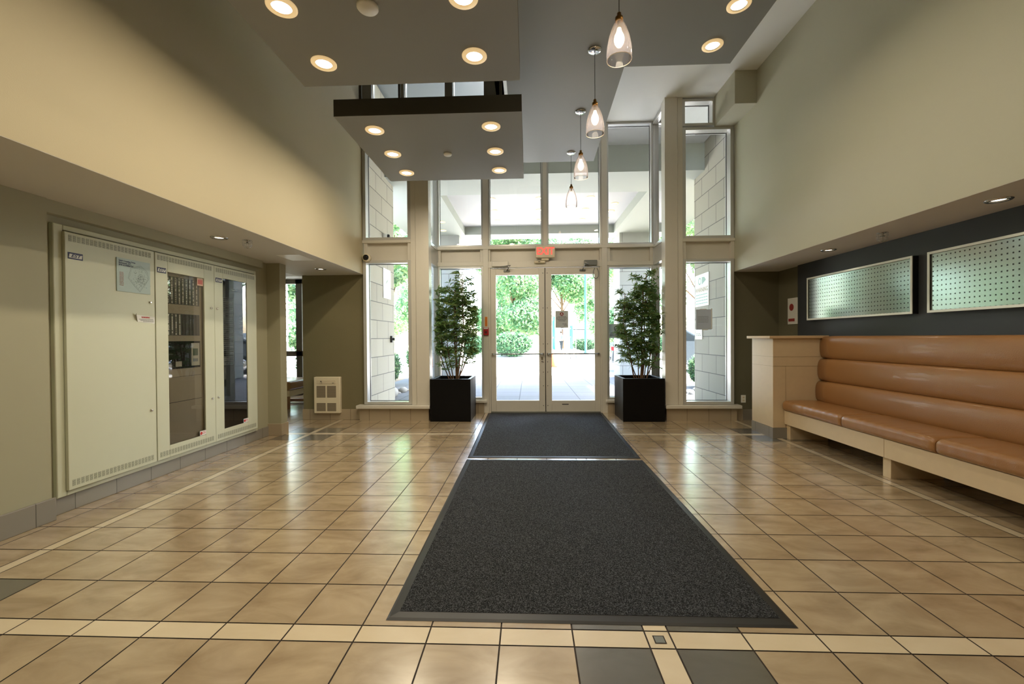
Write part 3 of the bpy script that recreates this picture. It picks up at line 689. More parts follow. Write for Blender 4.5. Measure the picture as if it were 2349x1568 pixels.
# ================================================================== LEFT WALL: fire alarm cabinet
def cabinet():
    t = thing('fire_alarm_cabinet', 'large three door pale green fire alarm cabinet on the left wall', 'cabinet', (XL, 4.0, .13))
    mb = MB(); fx0, fx1 = XL, XL+.035
    mb.box(fx0, fx1, 2.90, 2.965, .125, 2.10); mb.box(fx0, fx1, 5.12, 5.15, .125, 2.10); mb.box(fx0, fx1, 2.965, 5.12, 2.06, 2.10); mb.box(fx0, fx1, 2.965, 5.12, .125, .16)
    mb.build('surround_frame', PANELW, t, bevel=.006)
    MB().box(XL, XL+.006, 2.965, 5.12, .16, 2.06).build('back_plate', mat('cabinet_inside', (150, 142, 122), .6), t)
    X1 = -3.35; X0_ = -3.372
    doors = [(2.955, 3.69, None), (3.70, 4.415, (3.83, 4.275, .275, 1.89)), (4.418, 5.115, (4.545, 4.94, .275, 1.93))]
    labels = ['solid pale door with site plan', 'middle door with a clear window', 'right door with a dark smoked window']
    for i, (a, b, w) in enumerate(doors):
        m = MB()
        if w is None: m.box(X0_, X1, a, b, .165, 2.05)
        else:
            m.box(X0_, X1, a, w[0], .165, 2.05); m.box(X0_, X1, w[1], b, .165, 2.05); m.box(X0_, X1, w[0], w[1], .165, w[2]); m.box(X0_, X1, w[0], w[1], w[3], 2.05)
        d = m.build('door', PANELW, t, bevel=.003); d['label'] = labels[i]
        n = 22 if i == 0 else 21
        for zz in (1.985, .19):
            v = MB()
            for k in range(n):
                y0 = a+.025+k*(b-a-.05)/n; y1 = y0+(b-a-.05)/n*.72
                v.box(X1, X1+.0008, y0, y1, zz, zz+.045, 0)
                for q in range(6): v.box(X1+.0008, X1+.0016, y0, y1, zz+.002+q*.0075, zz+.0055+q*.0075, 1)
            v.build('vent_slots', [DARKV, PANELW], d)
        lk = (b-.05, ) if i < 2 else (a+.035,)
        for z in (1.59, .635): MB().lathe([(.012, 0), (.012, .006), (.009, .012), (.004, .013)], (X1, lk[0], z), 16, axis='x').build('lock', CHROME, d)
        # maker's badge: navy rectangle, pale slanted field, slanted letters
        bw = .105 if i == 0 else .095
        by = a+.018; bz = 1.88 if i == 0 else (1.895 if i == 1 else 1.90)
        MB().box(X1, X1+.0012, by, by+bw, bz-.024, bz+.024).build('badge', BLUEINK, d)
        MB().prism([(by+.006, bz-.015), (by+bw-.008, bz-.015), (by+bw-.004, bz+.014), (by+.012, bz+.014)], 'x', X1+.0012, X1+.0018).build('badge_field', PAPER, d)
        text('EST', .033, (X1+.0021, by+bw*.5, bz), 'left', BLUEINK, 'badge_lettering', d, bold=.0006, sx=1.25, shear=.35, depth=.0003)
        if w:
            MB().quad([(X1-.008, w[0], w[2]), (X1-.008, w[1], w[2]), (X1-.008, w[1], w[3]), (X1-.008, w[0], w[3])]).build('pane', M_PANEL_GLASS, d)
            s = MB(); s.box(X1+.0002, X1+.0012, w[1]-.085, w[1]-.002, w[2]+.004, w[2]+.05); s.build('sticker', PAPER, d)
            s = MB(); s.lathe([(.016, 0), (.016, .0006)], (X1+.0014, w[1]-.066, w[2]+.027), 14, axis='x'); lines(s, [(-.005, .033, .012), (-.005, .03, .002), (-.005, .033, -.008)], (X1+.0014, w[1]-.042, w[2]+.027), 'left', .004)
            s.build('sticker_print', REDINK, d)
    # inside the middle door: rack of modules and display
    xi = XL+.03
    TA = mat('rack_taupe', (172, 160, 134), .5); MB().box(XL+.006, xi, 3.80, 4.30, .26, 1.91).build('inner_panel', TA, t)
    m = MB(); rnd = random.Random(2)
    for z0, z1, ks in ((1.60, 1.86, range(10)), (1.30, 1.51, range(10))):
        m.box(xi, xi+.003, 3.80, 4.24, z0, z1, 1)
        for k in ks:
            if z0 < 1.5 and k > 4:
                m.box(xi+.003, xi+.006, 3.805+k*.043, 3.84+k*.043, z0+.006, z1-.006, 3); continue
            y = 3.805+k*.043
            m.box(xi+.003, xi+.008, y, y+.018, z0+.006, z1-.006, 2)
            for q in range(12): m.box(xi+.008, xi+.0095, y+.002, y+.014, z0+.01+q*(z1-z0-.02)/12, z0+.018+q*(z1-z0-.02)/12, 0 if rnd.random() < .6 else 1)
    m.build('circuit_modules', [WHITE, mat('module_grey', (92, 92, 84), .5), mat('module_pale', (176, 172, 152), .5), mat('module_brown', (84, 78, 66), .5)], t)
    m = MB(); m.box(xi, xi+.006, 3.80, 4.24, .98, 1.245, 0); m.box(xi+.006, xi+.012, 4.12, 4.225, 1.0, 1.225, 1); m.box(xi+.012, xi+.014, 4.14, 4.20, 1.10, 1.17, 2); m.box(xi+.012, xi+.014, 4.14, 4.20, 1.04, 1.07, 3)
    m.box(xi+.006, xi+.012, 3.93, 4.0, 1.0, 1.05, 1)
    m.build('display_unit', [mat('display_dark', (36, 38, 36), .15), mat('module_pale2', (186, 182, 162), .5), mat('lcd_green', (70, 92, 66), .3), STEEL], t)
    m = MB(); m.box(xi, xi+.002, 3.80, 4.26, .66, .664); m.box(xi, xi+.002, 3.80, 4.26, .90, .903); m.build('panel_joint', INK, t)
    m = MB(); m.box(X1-.0075, X1-.0065, 4.19, 4.27, 1.81, 1.885, 0); m.box(X1-.0065, X1-.0055, 4.20, 4.26, 1.825, 1.87, 1); m.build('tag', [mat('pink_tag', (206, 170, 150), .6), mat('pink_print', (176, 90, 80), .6)], t)
    # dark right window with white schedule
    MB().box(XL+.006, X1-.012, 4.53, 4.955, .26, 1.945).build('dark_interior', mat('cabinet_black', (26, 26, 26), .25), t)
    s = MB(); g = mat('schedule_lines', (150, 154, 150), .6); xs_ = X1-.012
    for k in range(34): s.box(xs_, xs_+.0006, 4.56, 4.715, 1.72-k*.0225, 1.7225-k*.0225)
    for yv in (4.56, 4.64, 4.715): s.box(xs_, xs_+.0006, yv, yv+.002, .98, 1.72)
    lines(s, [(-.07, .07, 0), (-.05, .05, -.02)], (xs_, 4.74, 1.83), 'left', .006)
    lines(s, [(-.06, -.01, -.018*k) for k in range(38)], (xs_, 4.66, 1.70), 'left', .004)
    lines(s, [(-.04, .03, -.018*k) for k in range(14)], (xs_, 4.86, 1.55), 'left', .003)
    s.build('schedule', g, t)
cabinet()
t = thing('site_plan_plaque', 'pale blue grey site plan plaque on the left cabinet door', 'plaque', (-3.345, 3.48, 1.66))
MB().box(-3.349, -3.343, 3.335, 3.64, 1.66, 1.935).build('board', PLAQUE, t)
lc = (-3.3425, 3.487, 1.797)
text('5664 Crossing Drive\nRichmond, B.C.\nSITE SCHEMATIC', .0175, (-3.3425, 3.352, 1.895), 'left', BLUEINK, 'lettering', t, bold=.0005, align='LEFT', depth=.0002)
mp = MB(); rnd = random.Random(8)
lp = [(-.03, .07), (.02, .085), (.06, .10), (.12, .06), (.14, 0), (.10, -.06), (.05, -.125), (.0, -.08), (-.055, -.02), (-.03, .07)]
def seg2(mb, p, q, w, loc, ori):
    d = Vector((q[0]-p[0], q[1]-p[1])); 
    if d.length < 1e-5: return
    n = Vector((-d.y, d.x)).normalized()*w/2
    mb.quad(place_local([(p[0]-n.x, p[1]-n.y, .0003), (q[0]-n.x, q[1]-n.y, .0003), (q[0]+n.x, q[1]+n.y, .0003), (p[0]+n.x, p[1]+n.y, .0003)], loc, ori))
for i in range(len(lp)-1):
    seg2(mp, lp[i], lp[i+1], .0016, lc, 'left'); c_ = (.045, -.01)
    sh_ = lambda p, f: (c_[0]+(p[0]-c_[0])*f, c_[1]+(p[1]-c_[1])*f)
    seg2(mp, sh_(lp[i], .9), sh_(lp[i+1], .9), .001, lc, 'left')
for i in range(170):
    u, v = rnd.gauss(.055, .03), rnd.gauss(-.02, .035); a = .9+rnd.choice((0, PI/2)); L_ = rnd.uniform(.004, .014)
    seg2(mp, (u, v), (u+L_*math.cos(a), v+L_*math.sin(a)), .0014, lc, 'left')
mp.build('drawing', mat('plan_grey', (84, 92, 88), .6), t)
lines(MB(), [(-.13, -.095, .02-k*.0105) for k in range(11)], lc, 'left', .004).build('legend', mat('legend_brown', (150, 96, 80), .6), t)
t = thing('warning_label', 'white paper WARNING label peeling off the left cabinet door', 'label', (-3.348, 3.6, 1.41))
MB().quad([(-3.3485, 3.52, 1.415), (-3.3485, 3.685, 1.405), (-3.3485, 3.685, 1.465), (-3.3485, 3.50, 1.475)]).quad([(-3.3485, 3.52, 1.415), (-3.3485, 3.50, 1.475), (-3.33, 3.488, 1.49), (-3.335, 3.50, 1.44)]).build('paper_strip', PAPER, t)
text('WARNING', .0165, (-3.348, 3.595, 1.455), 'left', REDINK, 'lettering', t, bold=.0008, depth=.0002)
lines(MB(), [(-.07, .07, -.006), (-.055, .075, -.016), (-.03, .075, -.026)], (-3.348, 3.6, 1.445), 'left', .003).build('print', INK, t)
# pull station beside the cabinet
t = thing('alarm_pull_plate', 'steel plate with red alarm signs beside the cabinet', 'alarm station', (XL, 2.86, .97))
MB().box(XL, XL+.006, 2.80, 2.88, .975, 1.232).build('plate', STEEL, t, bevel=.003)
MB().box(XL+.006, XL+.009, 2.82, 2.868, 1.165, 1.195).build('red_sign', RED, t)
MB().box(XL+.006, XL+.016, 2.82, 2.862, 1.065, 1.145).build('red_switch', RED, t, bevel=.002)
sc = MB(); [sc.lathe([(.004, 0), (.003, .002)], (XL+.006, 2.845, z), 8, axis='x') for z in (1.21, 1.0)]; sc.build('screw', CHROME, t)

# heater
t = thing('wall_heater', 'cream fan heater low on the olive wall', 'heater', (-3.11, 6.48, .1))
MB().box(-3.32, -2.91, 6.43, 6.5, .11, .672).build('casing', CREAMP, t, bevel=.01)
g = MB(); G2 = mat('heater_grille', (176, 160, 134), .6)
for x0_, x1_ in ((-3.275, -3.135), (-3.11, -2.97)):
    for z0_, z1_ in ((.355, .535), (.145, .27)):
        g.box(x0_, x1_, 6.4285, 6.43, z0_, z1_, 0)
        z = z0_+.004
        while z < z1_-.004: g.box(x0_, x1_, 6.427, 6.4285, z, z+.005, 1); z += .011
g.build('grille', [mat('heater_dark', (96, 88, 74), .7), G2], t)
MB().box(-3.272, -2.972, 6.425, 6.43, .565, .625).build('control_panel', mat('cream_panel', (222, 208, 180), .4), t, bevel=.004)
MB().lathe([(.008, 0), (.007, .01)], (-3.2, 6.425, .605), 12, axis='y').lathe([(.004, 0), (.004, .004)], (-3.19, 6.425, .585), 8, axis='y').box(-3.03, -3.0, 6.4235, 6.425, .575, .582).build('knob', INK, t)
# camera domes
def domecam(label, c, ax):
    t = thing('security_camera', label, 'security camera', c)
    if ax == 'y':
        MB().lathe([(.062, 0), (.062, .05), (.05, .062)], c, 28, axis='y').build('housing', CREAMP, t)
        MB().lathe([(.045, .06), (.04, .082), (.024, .098), (.0001, .104)], c, 24, axis='y').build('dome', mat('smoked_dome', (18, 18, 20), .08), t)
    else:
        s = ax
        MB().lathe([(.06, 0), (.06, s*.07), (.05, s*.08)], c, 24, axis='x').build('housing', WHITE, t)
        MB().lathe([(.045, s*.08), (.036, s*.115), (.0001, s*.13)], c, 20, axis='x').build('dome', mat('smoked_dome', (18, 18, 20), .08), t)
domecam('cream dome camera on the frame above the left window', (-2.462, YB-.011, 2.49), 'y')
# outlet
t = thing('power_outlet', 'white double power outlet low on the right end wall', 'power outlet', (3.21, 6.498, .32))
MB().box(3.175, 3.245, 6.492, 6.5, .26, .375).build('cover_plate', WHITE, t, bevel=.003)
o_ = MB(); [o_.box(3.195, 3.225, 6.490, 6.492, z, z+.03) for z in (.28, .325)]; o_.build('socket', CREAMP, t)
o_ = MB(); [o_.box(x_, x_+.003, 6.4888, 6.490, z, z+.012) for z in (.288, .333) for x_ in (3.202, 3.214)]; o_.build('slot', INK, t)
t = thing('wall_sign', 'white sign with red symbol in the right corner alcove', 'sign', (XR, 6.2, 1.4))
MB().box(XR-.012, XR, 6.02, 6.26, 1.42, 1.79).build('board', WHITE, t, bevel=.003)
s_ = MB(); s_.lathe([(.05, 0), (.05, -.0015)], (XR-.012, 6.17, 1.66), 20, axis='x'); s_.box(XR-.0135, XR-.012, 6.10, 6.24, 1.46, 1.50); s_.build('symbol', mat('faded_red', (150, 50, 44), .6), t)

# ================================================================== RIGHT: partition, bench, art
t = thing('partition', 'pale maple veneer end partition at the far end of the bench', 'partition', (3.2, 5.57, 0))
MB().box(2.99, 3.66, 5.33, 5.82, .13, 1.225).build('body', MAPLE, t, bevel=.003)
MB().box(2.935, 3.64, 5.30, 5.85, 1.225, 1.258).build('cap', mat('maple_cap', (206, 176, 136), .4, var=.05), t, bevel=.003)
MB().box(2.985, 3.665, 5.325, 5.825, 0, .13).build('tiled_base', BASETILE_G, t)
j = MB()
for z in (.885, 1.0): j.box(2.9885, 2.99, 5.33, 5.82, z, z+.002); j.box(2.99, 3.66, 5.3285, 5.33, z, z+.002)
j.build('panel_joint', mat('joint_brown', (150, 122, 88), .7), t)

MB().box(3.14, 3.142, 5.3285, 5.33, .13, .885).build('vertical_joint', MATS['joint_brown'], t)
t = thing('banquette_bench', 'long tan leather banquette bench against the dark right wall', 'bench', (3.4, 3.4, 0))
YE, YS = 5.322, -.6
MB().box(3.12, 3.17, YS, YE, .18, .345).box(3.17, 3.60, YS, YE, .30, .345).build('seat_rail', MAPLE, t, bevel=.003)
j = MB()
for y in (3.86, 2.35, .8): j.box(3.1188, 3.12, y-.001, y+.001, .18, .345)
j.build('rail_joint', mat('joint_brown', (150, 122, 88), .7), t)
for y in (5.26, 3.83, 2.35, .85): MB().box(3.155, 3.60, y, y+.085, 0, .18).build('leg', MAPLE, t, bevel=.002)
def cushion(y0, y1):
    # plump box seat: rounded front, softly domed top
    x0, x1, z0, z1 = 3.085, 3.56, .348, .47; r = .042
    prof = []
    for k in range(7):
        a = -PI/2-k*PI/2/6; prof.append((x0+r+r*math.cos(a), z0+r+r*math.sin(a)))
    for k in range(7):
        a = PI-k*PI/2/6; prof.append((x0+r+r*math.cos(a), z1-r+r*math.sin(a)))
    prof += [(x0+.2, z1+.006), (x0+.35, z1+.004), (x1, z1-.004), (x1, z0)]
    mb = MB(); n = 40; ys = []
    for i in range(n+1): ys.append(y0+(y1-y0)*i/n)
    k0 = 0; rnd = random.Random(int(y0*100)); cxm, czm = (x0+x1)/2, (z0+z1)/2
    ph = [rnd.uniform(0, 6) for _ in range(4)]
    for i, y in enumerate(ys):
        e = min(y-y0, y1-y); sh = 1-max(0, 1-e/.03)**2*.14
        for (u, w) in prof:
            wob = .0022*(math.sin(y*95+ph[0])*.5+math.sin(y*63+ph[1]))*max(0, 1-abs(u-x0-.03)/.09)
            mb.v.append((x1-(x1-u)*(1-(1-sh)*.16)-wob*.7 if u < x0+.3 else u, y, z0+(w-z0)*sh+wob*(1 if w > z0+.03 else 0)))
    m_ = len(prof)
    for i in range(n):
        for q in range(m_):
            a, b = i*m_+q, i*m_+(q+1) % m_; mb.f.append((a, b, b+m_, a+m_)); mb.m.append(0); mb.sm.append(q < m_-3)
    mb.f.append(tuple(range(m_))); mb.f.append(tuple(n*m_+q for q in reversed(range(m_)))); mb.m += [0, 0]; mb.sm += [False, False]
    return mb
for y0, y1 in ((4.345, 5.318), (3.365, 4.34), (2.385, 3.36), (1.405, 2.38), (.425, 1.40), (-.55, .42)): cushion(y0, y1).build('seat_cushion', LEATHER, t)
# backrest rolls, leaning slightly back
for (z0, z1, xf) in ((.45, .712, 3.475), (.706, .982, 3.50), (.976, 1.252, 3.525)):
    prof = []; h = (z1-z0)/2; zc = (z0+z1)/2
    for k in range(15):
        a = -PI/2-PI*k/14; prof.append((xf+.06+.06*math.copysign(abs(math.cos(a))**.75, math.cos(a)), zc+h*math.copysign(abs(math.sin(a))**.8, math.sin(a))))
    prof += [(3.64, z1), (3.64, z0)]
    mb = MB(); n = 30; k0 = len(prof)
    for i in range(n+1):
        y = YS+(YE-YS)*i/n
        e = YE-y; f = 1-.1*max(0, 1-e/.08)**2
        for u, w in prof: mb.v.append((u+(1-f)*.15 if u < 3.6 else u, y, zc+(w-zc)*(f*.5+.5)))
    for i in range(n):
        for q in range(k0):
            a, b = i*k0+q, i*k0+(q+1) % k0; mb.f.append((a, b, b+k0, a+k0)); mb.m.append(0); mb.sm.append(q < 14)
    mb.f.append(tuple(range(k0))); mb.f.append(tuple(n*k0+q for q in reversed(range(k0)))); mb.m += [0, 0]; mb.sm += [False, False]
    mb.build('back_roll', LEATHER, t)
MB().box(3.63, 3.675, YS, YE, .2, 1.24).build('back_board', MAPLE, t)

def art(y0, y1, label):
    t = thing('perforated_wall_panel', label, 'wall panel', (XD, y0, 1.456), 'framed perforated metal panels on the dark wall')
    z0, z1 = 1.456, 2.005
    mb = MB(); x0, x1 = XD-.06, XD-.052
    for a, b, c, d in ((y0, y0+.022, z0, z1), (y1-.022, y1, z0, z1), (y0+.022, y1-.022, z0, z0+.022), (y0+.022, y1-.022, z1-.022, z1)): mb.box(x0, x1, a, b, c, d)
    mb.build('frame', mat('art_frame', (232, 238, 230), .4), t, bevel=.002)
    bk = MB()
    for a, b, c, d in ((y0+.001, y0+.02, z0+.001, z1-.001), (y1-.02, y1-.001, z0+.001, z1-.001), (y0+.02, y1-.02, z0+.001, z0+.02), (y0+.02, y1-.02, z1-.02, z1-.001)): bk.box(x1, XD, a, b, c, d)
    bk.build('backing_box', BLK, t)
    o = MB().box(XD-.045, XD-.04, y0+.022, y1-.022, z0+.022, z1-.022).build('perforated_sheet', PERF, t)
    return t
a1 = art(4.165, 5.69, 'perforated metal wall panel above the far end of the bench')
dup(a1, (XD, 2.49, 1.456), 'perforated metal wall panel cut off by the right picture edge')

# ================================================================== PLANTERS
def planter(x0, x1, label, seed, cx, lean, xlo, xhi):
    y0, y1, z1 = 6.345, 6.97, .64
    t = thing('planter_with_bamboo', label, 'potted plant', ((x0+x1)/2, 6.66, 0))
    mb = MB(); w = .045
    mb.box(x0, x1, y0, y0+w, 0, z1); mb.box(x0, x1, y1-w, y1, 0, z1); mb.box(x0, x0+w, y0+w, y1-w, 0, z1); mb.box(x1-w, x1, y0+w, y1-w, 0, z1); mb.box(x0+w, x1-w, y0+w, y1-w, 0, .05)
    mb.build('planter_box', BLACKP, t, bevel=.003)
    MB().box(x0+w, x1-w, y0+w, y1-w, .3, .56).build('soil', SOIL, t)
    R = random.Random(seed); st = MB(); lf = MB()
    yc = 6.66
    stems = []
    for k, (sx_, tx, ht, r0) in enumerate(lean):
        pts = []; n = 12
        for i in range(n+1):
            f = i/n; pts.append(Vector((cx+sx_+(tx-sx_)*min(1, f*1.7)+.012*math.sin(f*9+k*2), yc+.08*math.sin(k*2.1)*(.3+f)+.01*math.cos(f*7+k), .55+(ht-.55)*f)))
        st.tube(pts, [r0*(1-.6*i/n) for i in range(n+1)], 7); stems.append((pts, r0))
    def leaf(p, d, L):
        d = d.normalized(); s_ = d.cross(Vector((0, 0, 1)))
        if s_.length < .1: s_ = Vector((1, 0, 0))
        s_ = (s_.normalized()+Vector((R.uniform(-.3, .3), R.uniform(-.3, .3), R.uniform(-.5, .5)))).normalized()*L*.11
        m1 = p+d*L*.38; tip = p+d*L-Vector((0, 0, L*.22)); k = len(lf.v)
        lf.v += [tuple(p), tuple(m1-s_-Vector((0, 0, .002))), tuple(tip), tuple(m1+s_-Vector((0, 0, .002))), tuple(m1+Vector((0, 0, L*.04)))]
        mi = 0 if R.random() < .7 else 1
        for f in ((0, 1, 4), (1, 2, 4), (2, 3, 4), (3, 0, 4)): lf.f.append(tuple(k+i for i in f)); lf.m.append(mi); lf.sm.append(False)
    for pts, r0 in stems:
        for b in range(42):
            f = R.uniform(.2, 1) if r0 < .012 else R.uniform(.4, 1)
            i = min(len(pts)-2, int(f*(len(pts)-1))); p = pts[i].lerp(pts[i+1], R.random())
            a = R.uniform(0, 2*PI); L = R.uniform(.08, .28)
            d = Vector((math.cos(a), math.sin(a)*.8, R.uniform(.15, .8))).normalized()
            q = [p, p+d*L*.5, p+d*L-Vector((0, 0, L*.12))]
            ok = xlo+.03 < q[2].x < xhi-.03 and 6.3 < q[2].y < 7.0
            if not ok:
                q[2].x = min(max(q[2].x, xlo+.05), xhi-.05); q[2].y = min(max(q[2].y, 6.33), 6.97)
                q[1] = (q[0]+q[2])/2+Vector((0, 0, .02))
            if q[2].y > 6.36: q[2].x = min(max(q[2].x, -1.47), 2.0)
            q[1] = (q[0]+q[2])/2+Vector((0, 0, .02))
            st.tube(q, [.0035, .0025, .0015], 4)
            for j in range(R.randint(20, 28)):
                g = R.uniform(.25, 1); c = q[0].lerp(q[1], g*2) if g < .5 else q[1].lerp(q[2], g*2-1)
                a2 = R.uniform(0, 2*PI); dd = (q[2]-q[0]).normalized()*.6+Vector((math.cos(a2), math.sin(a2), R.uniform(-.5, .45)))*.8
                L2 = R.uniform(.07, .12)
                e = c+dd.normalized()*L2
                if not (xlo < e.x < xhi and 6.27 < e.y < 7.04) or ((e.x < -1.485 or e.x > 2.01) and e.y > 6.38): 
                    if e.y > 6.38 and (c.x < -1.42 or c.x > 1.95): continue
                    dd.x *= -1; dd.y *= -1
                leaf(c, dd, L2)
    st.build('stem', BARK, t); lf.build('foliage', [LEAF, LEAF_B], t)
planter(-1.492, -.876, 'bushy potted tree in black cube planter left of the doors', 11, -1.16,
        [(.02, -.0, 2.02, .018), (-.06, -.26, 1.95, .011), (.05, .14, 2.2, .012), (.02, .30, 1.75, .010), (-.09, -.30, 1.6, .009), (.03, .02, 2.0, .01), (.04, .2, 1.9, .009), (-.04, -.15, 2.0, .009)], -1.56, -.76)
planter(1.39, 2.003, 'bushy potted tree in black cube planter right of the doors', 23, 1.73,
        [(.0, .03, 2.05, .018), (.08, .26, 1.98, .011), (-.08, -.26, 1.92, .011), (.02, .08, 2.22, .012), (-.05, -.22, 1.7, .009), (.08, .27, 1.55, .009), (-.02, -.1, 2.05, .009), (.04, .18, 2.0, .009)], 1.30, 2.08)

# ================================================================== SIDE LOUNGE (through the opening on the left)
sbox('ceiling_lounge', WHITE_C, -9, -3.40, 6.6, 10.2, 2.62, 2.74)
sbox('ceiling_lounge_front', WHITE_C, -9, -3.62, 5.3, 6.6, ZL, 2.74)
sbox('wall_lounge_left', PAINT_LOW, -9.1, -9, 5.3, 10.2, 0, 2.7)
sbox('wall_lounge_front', PAINT_LOW, -9, -3.56, 5.42, 5.56, 0, 2.62)
mb = MB(); GF = mat('lounge_frame_grey', (96, 90, 80), .4, .3)
YW = 9.5
for x_ in (-8.9, -7.6, -6.5, -5.30, -3.60): mb.box(x_, x_+.14, YW, YW+.1, 0, 2.62)
mb.box(-9, -3.4, YW, YW+.1, .87, .985); mb.box(-9, -3.4, YW, YW+.1, 2.52, 2.62); mb.box(-9, -3.4, YW, YW+.1, 0, .34)
mb.build('trim_lounge_window', GF, None, kind='structure')
wcount[0] += 1
MB().quad([(-9, YW+.06, .3), (-3.4, YW+.06, .3), (-3.4, YW+.06, 2.55), (-9, YW+.06, 2.55)]).build('window_%d' % wcount[0], M_GLASS, None, kind='structure')
t = thing('leather_ottoman', 'tan leather ottoman on wooden legs in the side lounge', 'ottoman', (-4.35, 7.75, 0))
MB().box(-5.2, -4.26, 7.40, 8.35, .335, .50).build('cushion', LEATHER, t, bevel=.05, seg=4)
MB().box(-5.17, -4.28, 7.43, 8.32, .23, .335).build('base_frame', MAPLE, t, bevel=.004)
for a, b in ((-4.42, 7.45), (-4.42, 8.2), (-5.15, 7.45), (-5.15, 8.2)): MB().box(a, a+.1, b, b+.08, 0, .23).build('leg', WOODLEG, t, bevel=.003)
MB().box(-5.05, -4.42, 7.46, 7.50, .03, .08).box(-5.05, -4.42, 8.23, 8.27, .03, .08).build('stretcher', WOODLEG, t)

# ================================================================== OUTSIDE
sbox('ground_paving', PAVER, -3.9, 4.6, 7.225, 14.2, -.06, -.01)
mat('road', (206, 202, 196), .8, var=.05)
sbox('ground_road', MATS['road'], -60, 60, 14.2, 28.5, -.08, -.02)
sbox('ground_planting', mat('mulch', (116, 104, 84), .9, var=.25, vscale=6), -60, -3.9, 7.225+2.5, 14.2, -.08, -.02)
sbox('ground_planting_right', MATS['mulch'], 4.6, 60, 7.225, 14.2, -.08, -.02)
sbox('ground_park', mat('park_lawn', (150, 166, 118), .9, var=.15, vscale=2), -60, 60, 29.2, 75, -.08, .02)
sbox('ground_kerb', mat('kerb', (196, 194, 188), .8), -60, 60, 28.5, 29.2, -.08, .1)
sbox('ground_park_path', mat('path_pale', (216, 210, 200), .8), -1.6, 9, 29.3, 75, .0, .045)
sbox('ground_inner', MATS['mulch'], -9, -3.9, 9.65, 9.73, -.08, -.02)
# canopy
CAN = mat('canopy_white', (172, 172, 170), .7); CANG = mat('canopy_beam', (160, 164, 154), .7)
sbox('ceiling_roof_overhang', CAN, -3.3, 1.0, 6.7, 10.5, 5.95, 6.1)
sbox('ceiling_canopy_threshold', CAN, -2.72, 3.28, 7.24, 8.1, 4.86, 5.3)
MB().box(-3.6, 4.4, 8.1, 9.22, 4.36, 5.3).build('ceiling_canopy_beam_near', CANG, None, kind='structure')
MB().box(-3.6, 4.4, 12.77, 13.42, 4.36, 5.3).build('ceiling_canopy_beam_far', CANG, None, kind='structure')
MB().box(-3.6, -1.9, 9.22, 12.77, 4.36, 5.3).build('ceiling_canopy_side_left', CANG, None, kind='structure')
MB().box(2.55, 4.4, 9.22, 12.77, 4.36, 5.3).build('ceiling_canopy_side_right', CANG, None, kind='structure')
sbox('ceiling_canopy_coffer', CAN, -1.9, 2.55, 9.22, 12.77, 4.6, 5.3)
sbox('wall_stone_left', STONE_X, -3.35, -2.75, 6.64, 8.62, 0, 5.9)
sbox('wall_stone_right', STONE_X, 3.3, 3.9, 6.64, 8.6, 0, 5.9)
sbox('wall_stone_pier_left', STONE_Y, -3.35, -2.08, 12.8, 13.7, 0, 4.36)
sbox('wall_stone_pier_right', STONE_Y, 2.72, 4.2, 12.8, 13.7, 0, 4.36)
k0_ = downlight('downlight under the outdoor canopy, front row left of the door centre', (-.875, 10.25, 4.6), 'downlights under the outdoor canopy', 0, .1, LENS2)
cl = [((.286, 10.25), 'front row at the door centre'), ((1.497, 10.25), 'front row right of the door centre'),
      ((-.87, 11.2), 'middle row left of the door centre'), ((.3, 11.2), 'middle row at the door centre'), ((1.5, 11.2), 'middle row right of the door centre'),
      ((-.87, 12.15), 'back row left of the door centre'), ((.3, 12.15), 'back row at the door centre'), ((1.53, 12.15), 'back row right of the door centre'),
      ((2.17, 10.77), 'rightmost of the front rows'), ((2.2, 11.4), 'rightmost of the middle rows'), ((2.19, 12.1), 'rightmost of the back rows')]
for (x, y), lb in cl: dup(k0_, (x, y, 4.6), 'downlight under the outdoor canopy, '+lb)
dup(k0_, (-.52, 13.1, 4.36), 'downlight under the far beam of the outdoor canopy')
dup(k0_, (-2.45, 12.2, 4.36), 'downlight under the left canopy side, near the stone pier')
dup(k0_, (-2.3, 11.3, 4.36), 'downlight under the left canopy side, nearer the building')
domecam('white dome camera on the stone wall outside the left window', (-2.75, 8.02, 3.2), 1)
# signs on the stone walls
t = thing('warning_sign', 'white WARNING sign on the right stone wall outside', 'sign', (3.3, 8.2, 1.83))
MB().box(3.285, 3.3, 7.90, 8.53, 1.83, 2.44).build('board', WHITE, t, bevel=.004)
text('WARNING', .12, (3.284, 8.215, 2.14), 'right', mat('tan_ink', (176, 150, 110), .6), 'lettering', t, bold=.001, sx=1.0)
e_ = MB(); e_.lathe([(.045, 0), (.07, -.001)], (3.2845, 8.30, 2.31), 20, axis='x', cap=False); e_.prism([(8.20, 2.24), (8.20, 2.38), (8.09, 2.37), (8.02, 2.31)], 'x', 3.2835, 3.285); e_.build('pictogram', mat('sage_ink', (150, 176, 160), .6), t)
lines(MB(), [(-.27, .27, .03-.055*k) for k in range(4)], (3.2845, 8.215, 2.02), 'right', .018).build('print', mat('sage_ink2', (160, 184, 170), .6), t)
t = thing('small_plate', 'small white plate under the warning sign outside', 'sign', (3.3, 8.38, 1.2))
MB().box(3.285, 3.3, 8.2, 8.53, 1.2, 1.40).build('board', WHITE, t)
lines(MB(), [(-.12, .12, -.01), (-.12, .12, .02)], (3.2845, 8.365, 1.29), 'right', .02).build('print', STEEL, t)
t = thing('stone_wall_notice', 'tall white notice on the left stone wall outside', 'sign', (-2.75, 8.15, 2.03))
MB().box(-2.75, -2.738, 7.95, 8.38, 2.03, 2.60).build('board', WHITE, t, bevel=.003)
MB().prism([(8.08, 2.3), (8.2, 2.36), (8.24, 2.42), (8.12, 2.36)], 'x', -2.738, -2.7365).build('mark', STEEL, t)
